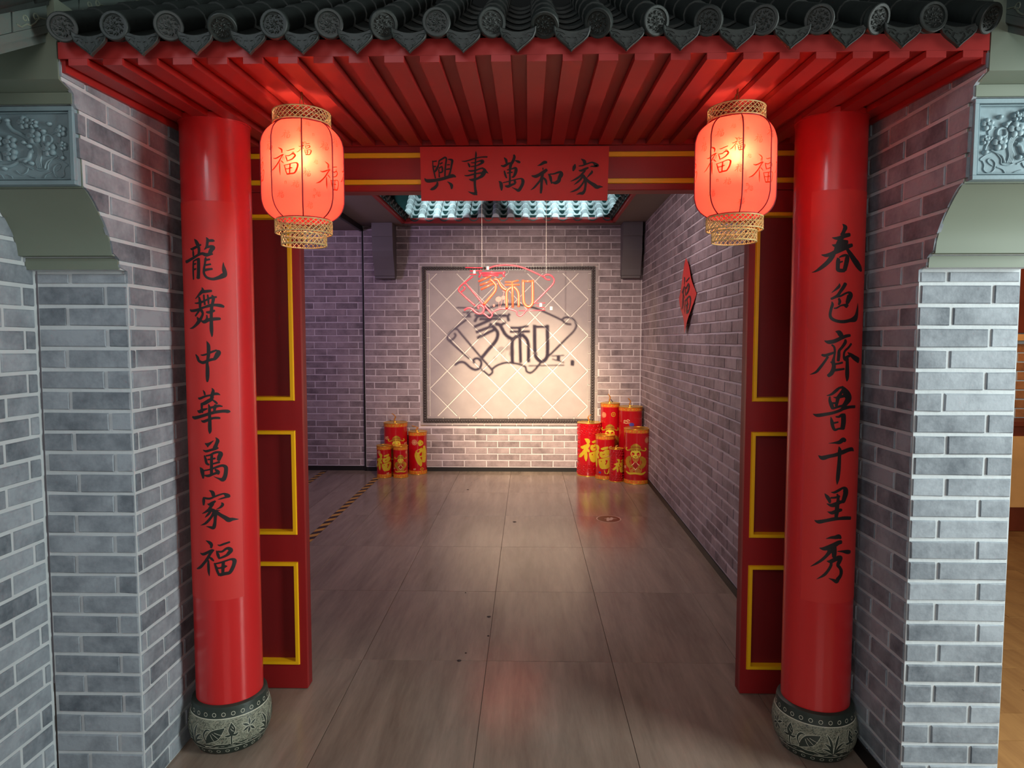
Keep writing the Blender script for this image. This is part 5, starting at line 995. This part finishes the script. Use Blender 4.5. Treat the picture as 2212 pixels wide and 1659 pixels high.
def can(x, y, r, h, label, style, fuse, rot=0.0, group='firecracker tins'):
    t = Thing('firecracker_tin', label, 'firecracker decoration', (x, y, 0), group)
    m = MB(); m.lathe([(r * 0.97, 0.0), (r, 0.006), (r, h * 0.3), (r, h * 0.7), (r, h - 0.006)], (x, y), 40); t.part(m, 'body', 'can_red', auto=40)
    bw = 0.045 if style != 'emboss' else 0.006
    if style != 'emboss':
        for z0_, z1_ in ((0.008, bw), (h - bw, h - 0.008)):
            m = MB(); m.lathe([(r + 0.0010, z0_), (r + 0.0010, z1_)], (x, y), 40, caps=False); b = t.part(m, 'printed_band', 'can_band', smooth=True)
            mpx = lambda u, v, off: (x + (r + 0.0010 + off) * math.sin(u / r), y - (r + 0.0010 + off) * math.cos(u / r), v); m = MB(); k = 18
            for i in range(k):
                if i % 2: ring_on(m, 2 * math.pi * r * i / k, (z0_ + z1_) / 2, bw * .28, bw * .08, mpx, 0.0004, 8)
                else: disc_on(m, 2 * math.pi * r * i / k, (z0_ + z1_) / 2, bw * .26, bw * .26, mpx, 0.0004, 8, 0, 0.5)
            t.part(m, 'band_pattern', 'gold_yellow', b)
    for z in (0.004, h - 0.004):
        m = MB(); m.tube([(x + (r + .0012) * math.sin(2 * math.pi * i / 40), y - (r + .0012) * math.cos(2 * math.pi * i / 40), z) for i in range(40)], 0.0042, 6, closed=True); t.part(m, 'gold_rim', 'gold', smooth=True)
    m = MB(); m.lathe([(r * .985, h - 0.008), (r * .985, h - 0.0035), (r * .3, h - 0.001)], (x, y), 32); t.part(m, 'lid', 'gold', auto=30)
    if fuse:
        fx, fy = x - r * 0.05, y; m = MB(); L, lean = fuse
        P = [(fx, fy, h - 0.004), (fx + lean * 0.2, fy, h + L * .3), (fx - lean * .2, fy, h + L * .6), (fx + lean * .4, fy, h + L * .85), (fx + lean, fy, h + L)]
        P = [p[:3] for p in crom([list(p) for p in P], 4)]; m.tube(P, [0.0095 - 0.0045 * i / len(P) for i in range(len(P))], 6); t.part(m, 'fuse', 'gold_brown', smooth=True)
        m = MB(); m.lathe([(0.016, h - 0.002), (0.013, h + 0.010), (0.006, h + 0.012)], (fx, fy), 12); t.part(m, 'fuse_socket', 'gold', auto=40)
    mp = lambda u, v, off: (x + (r + 0.0006 + off) * math.sin(u / r), y - (r + 0.0006 + off) * math.cos(u / r), v)
    va = math.atan2(-x, y) * r + rot * r
    if style in ('fu', 'emboss'):
        hh = r * 2.3 if style == 'fu' else r * 1.9; cz = h * (0.50 if style == 'emboss' else 0.5)
        m = MB(); ribbons(m, place(FU, va - (r * 0.35 if style == 'fu' else 0), cz, hh, 1.9), mp, 4, 1.0, 0.0008); t.part(m, 'printed_character', 'gold_yellow')
    if style == 'fu': sunburst(t, mp, va - r * .75, h * .80, r * .28); cloud(t, mp, va + r * .5, h * .14, r * .3)
    if style == 'emboss':
        m = MB(); rnd = random.Random(int(h * 1000))
        for z in [h * q for q in (.06, .13, .20, .80, .87, .94)]:
            for k in range(14):
                a = 2 * math.pi * r * (k + (.5 if int(z / h * 20) % 2 else 0)) / 14; mpe = lambda u, v, off: (x + (r + .0004 + off) * math.sin(u / r), y - (r + .0004 + off) * math.cos(u / r), v)
                Q = [mpe(a + r * .15 * math.cos(q * .7), z + r * .10 * math.sin(q * .7), .001) for q in range(8)]; m.tube(Q, 0.0035, 5)
        for k in range(2):
            for s in (-1, 1):
                for q in range(6): z = h * (.3 + q * .08); a = va + s * r * (1.0 + .2 * k); m.tube([mp(a, z - h * .03, .001), mp(a + r * .06, z, .002), mp(a, z + h * .03, .001)], 0.003, 5)
        t.part(m, 'embossed_scroll', 'can_red', smooth=True)
    if style == 'figure': figure(t, mp, va, h * 0.49, min(h * 0.74, r * 2.75)); sunburst(t, mp, va + r * .95, h * .80, r * .22); cloud(t, mp, va - r * 1.0, h * .3, r * .25)
    if style == 'figure_high': figure(t, mp, va, h * 0.56, min(h * 0.62, r * 2.3)); cloud(t, mp, va - r * .9, h * .72, r * .3); cloud(t, mp, va + r * .9, h * .6, r * .3)
    if style == 'cloud':
        cloud(t, mp, va - r * .35, h * .80, r * .42); m = MB(); disc_on(m, va + r * .1, h * .76, r * .22, r * .16, mp, .0006, 10); t.part(m, 'printed_cloud', 'blue_print')
        m = MB(); ribbons(m, [[va - r * .3, h * .72, .006, va - r * .1, h * .66, .012, va - r * .25, h * .60, .010, va - r * .05, h * .56, .006]], mp, 3, 1, .0006); t.part(m, 'printed_cloud', 'cream_print'); figure(t, mp, va + r * .9, h * .5, h * .4)
    if style == 'mixed':
        m = MB(); ribbons(m, place(FU, va - r * .85, h * .52, h * .5, 2.0), mp, 3, 1.0, .0008); t.part(m, 'printed_character', 'gold_yellow'); sunburst(t, mp, va + r * .25, h * .50, r * .30)
        cloud(t, mp, va + r * .45, h * .74, r * .25); m = MB(); poly_on(m, [(va - r * .2, h * .22), (va + r * .35, h * .26), (va + r * .5, h * .20), (va + r * .2, h * .13), (va - r * .1, h * .14)], mp, .0006); t.part(m, 'printed_ingot', 'gold_yellow')
        m = MB(); disc_on(m, va - r * .65, h * .16, r * .16, r * .10, mp, .0006, 10); t.part(m, 'printed_cloud', 'blue_print')
    if style == 'coin':
        m = MB(); ring_on(m, va + r * .35, h * .85, r * .24, r * .05, mp, .0006, 16); ring_on(m, va + r * .35, h * .85, r * .11, r * .04, mp, .0006, 4); t.part(m, 'printed_coin', 'gold_yellow'); sunburst(t, mp, va - r * .7, h * .84, r * .3); figure(t, mp, va, h * .55, h * .42)
    if style == 'petals':
        m = MB(); ribbons(m, [[va + r * .25, h * .80, .03, va + r * .30, h * .74, .075, va + r * .20, h * .68, .02], [va + r * .45, h * .62, .02, va + r * .15, h * .50, .10, va - r * .1, h * .44, .05, va + r * .2, h * .30, .06, va + r * .35, h * .20, .02], [va + r * .75, h * .66, .03, va + r * .8, h * .5, .07, va + r * .7, h * .3, .05]], mp, 4, 1, .0007); t.part(m, 'printed_character', 'gold_yellow')
        sunburst(t, mp, va - r * .35, h * .76, r * .32); m = MB(); ring_on(m, va + r * .45, h * .13, r * .22, r * .05, mp, .0006, 14, rv=r * .16); ring_on(m, va + r * .45, h * .13, r * .08, r * .03, mp, .0006, 4); t.part(m, 'printed_coin', 'gold_yellow'); cloud(t, mp, va - r * .35, h * .13, r * .22)
    return t
can(-1.533, 7.850, 0.136, 0.602, 'tallest red firecracker tin of the left group, printed man in a gold hat', 'figure_high', (0.10, -0.035), 0.05)
can(-1.283, 7.880, 0.107, 0.495, 'red tin at the right end of the left group, gold petals and sunburst', 'petals', (0.06, -0.06))
can(-1.629, 7.650, 0.082, 0.364, 'small red tin at the far left front with a tall gold character', 'fu', None, 0.0)
can(-1.442, 7.650, 0.082, 0.362, 'small red tin in front with a printed man holding a diamond, left group', 'figure', None)
can(0.708, 7.840, 0.134, 0.610, 'large embossed red tin with a big yellow character beside the screen panel', 'emboss', (0.085, 0.03))
can(0.952, 7.865, 0.110, 0.832, 'tallest red tin of the right group, at the back, with a gold coin print', 'coin', (0.10, -0.02))
can(1.166, 7.725, 0.132, 0.805, 'tall red tin in the right corner with cloud and violet prints', 'cloud', (0.09, -0.025))
can(1.192, 7.427, 0.138, 0.597, 'large red tin at the right front with a big printed man holding a diamond', 'figure', None, -0.08)
can(0.872, 7.640, 0.107, 0.493, 'middle height red tin behind the small embossed tin, sunburst and ingot print', 'mixed', None, 0.1)
can(0.978, 7.480, 0.075, 0.366, 'smallest embossed red tin in the right group, yellow character turned right', 'emboss', (0.03, 0.02), 0.45)

# ---------------------------------------------------------------- paper diamond on the right wall
wd = ur; nin = -(Vector((0, 0, 1)).cross(wd)); A = RW1 + wd * ((WY - 5.55))
t = Thing('paper_diamond', 'crumpled red paper diamond with a black brush character on the right wall', 'paper decoration', (A.x - 0.01, A.y, 1.90))
def mpd(u, v, off):
    s = abs(u) + abs(v - 1.905); wob = 0.010 * math.sin(9 * u + 4 * v) + 0.006 * math.sin(17 * v - 6 * u) + 0.016 + 0.02 * max(0, s - 0.22)
    p = A + wd * u + nin * (wob + off); return (p.x, p.y, v)
m = MB(); n = 10; vs = []
for i in range(n + 1):
    for j in range(n + 1):
        a, b = i / n, j / n; u = (a - b) * 0.31; v = 1.905 + (a + b - 1) * 0.305; vs.append(mpd(u, v, 0))
m.add(vs, [(i * (n + 1) + j, (i + 1) * (n + 1) + j, (i + 1) * (n + 1) + j + 1, i * (n + 1) + j + 1) for i in range(n) for j in range(n)]); m.keep = True; t.part(m, 'paper', 'paper', smooth=True)
m = MB(); ribbons(m, place(FU, 0.0, 1.91, 0.30, 0.9), mpd, 6, 1.0, 0.002); t.part(m, 'character', 'ink')

# ---------------------------------------------------------------- floor tape, sticker, crumbs
def tape(x0, y0, x1, y1, w, label, step=0.052):
    a, b = Vector((x0, y0, 0)), Vector((x1, y1, 0)); d = (b - a).normalized(); nrm = Vector((-d.y, d.x, 0)) * (-1); L = (b - a).length
    t = Thing('floor_tape', label, 'floor tape', (x0, y0, 0)); k = 0; s = 0.0
    m1, m2 = MB(), MB()
    while s < L:
        e_ = min(s + step, L); sh = 0.055
        P = [a + d * s, a + d * e_, a + d * (e_ + sh) + nrm * w, a + d * (s + sh) + nrm * w]; mm = m1 if k % 2 else m2
        mm.add([(p.x, p.y, z) for z in (0.0004, 0.0009) for p in P], [(4, 5, 6, 7), (0, 1, 5, 4), (1, 2, 6, 5), (2, 3, 7, 6), (3, 0, 4, 7)]); s = e_; k += 1
    t.part(m1, 'yellow_stripes', 'tape_yellow'); t.part(m2, 'black_stripes', 'tape_black')
tape(-1.735, 4.2, -1.735, 7.60, 0.065, 'black and yellow hazard tape running along the floor to the left tins', 0.080)
tape(-2.395, 6.2, -2.44, 7.92, 0.06, 'worn black and yellow hazard tape in the passage at the left', 0.075)
t = Thing('floor_sticker', 'round brown floor sticker with a pale footprint mark near the right wall', 'floor sticker', (0.706, 5.866, 0))
mpf = lambda u, v, off: (u, v, 0.0006 + off)
m = MB(); disc_on(m, 0.706, 5.866, 0.108, 0.118, mpf, 0, 28); t.part(m, 'disc', 'sticker_pale')
m = MB(); disc_on(m, 0.706, 5.866, 0.098, 0.108, mpf, 0.0003, 28); t.part(m, 'disc', 'sticker')
m = MB()
ribbons(m, [[0.69, 5.80, .02, 0.70, 5.85, .03, 0.705, 5.90, .02], [0.715, 5.82, .018, 0.73, 5.86, .028, 0.735, 5.91, .02], [0.67, 5.87, .012, 0.70, 5.875, .02], [0.745, 5.875, .02, 0.775, 5.87, .01]], mpf, 3, 1, 0.0006); t.part(m, 'footprint_mark', 'sticker_pale')
for i, (px, py_, r) in enumerate(((-0.216, 3.74, 0.011), (-0.205, 3.49, 0.006), (-0.33, 3.21, 0.011), (-0.305, 3.29, 0.005), (-0.38, 4.1, 0.004), (-0.62, 7.0, 0.012), (-0.11, 5.75, 0.016))):
    m = MB(); m.lathe([(r, 0.0003), (r * .9, 0.002), (r * .4, 0.004)], (px, py_), 7)
    single(m, 'crumb', 'debris', ('dark crumb on the floor tiles, %s' % ('just left of the long tile joint', 'on the tile joint nearer the viewer', 'largest near the front tile seam', 'small, beside the front seam crumb', 'tiny, left of the joint', 'far back near the left tins', 'flat sliver in the middle distance')[i]), 'crumb', (px, py_, 0), 'crumbs on the floor')
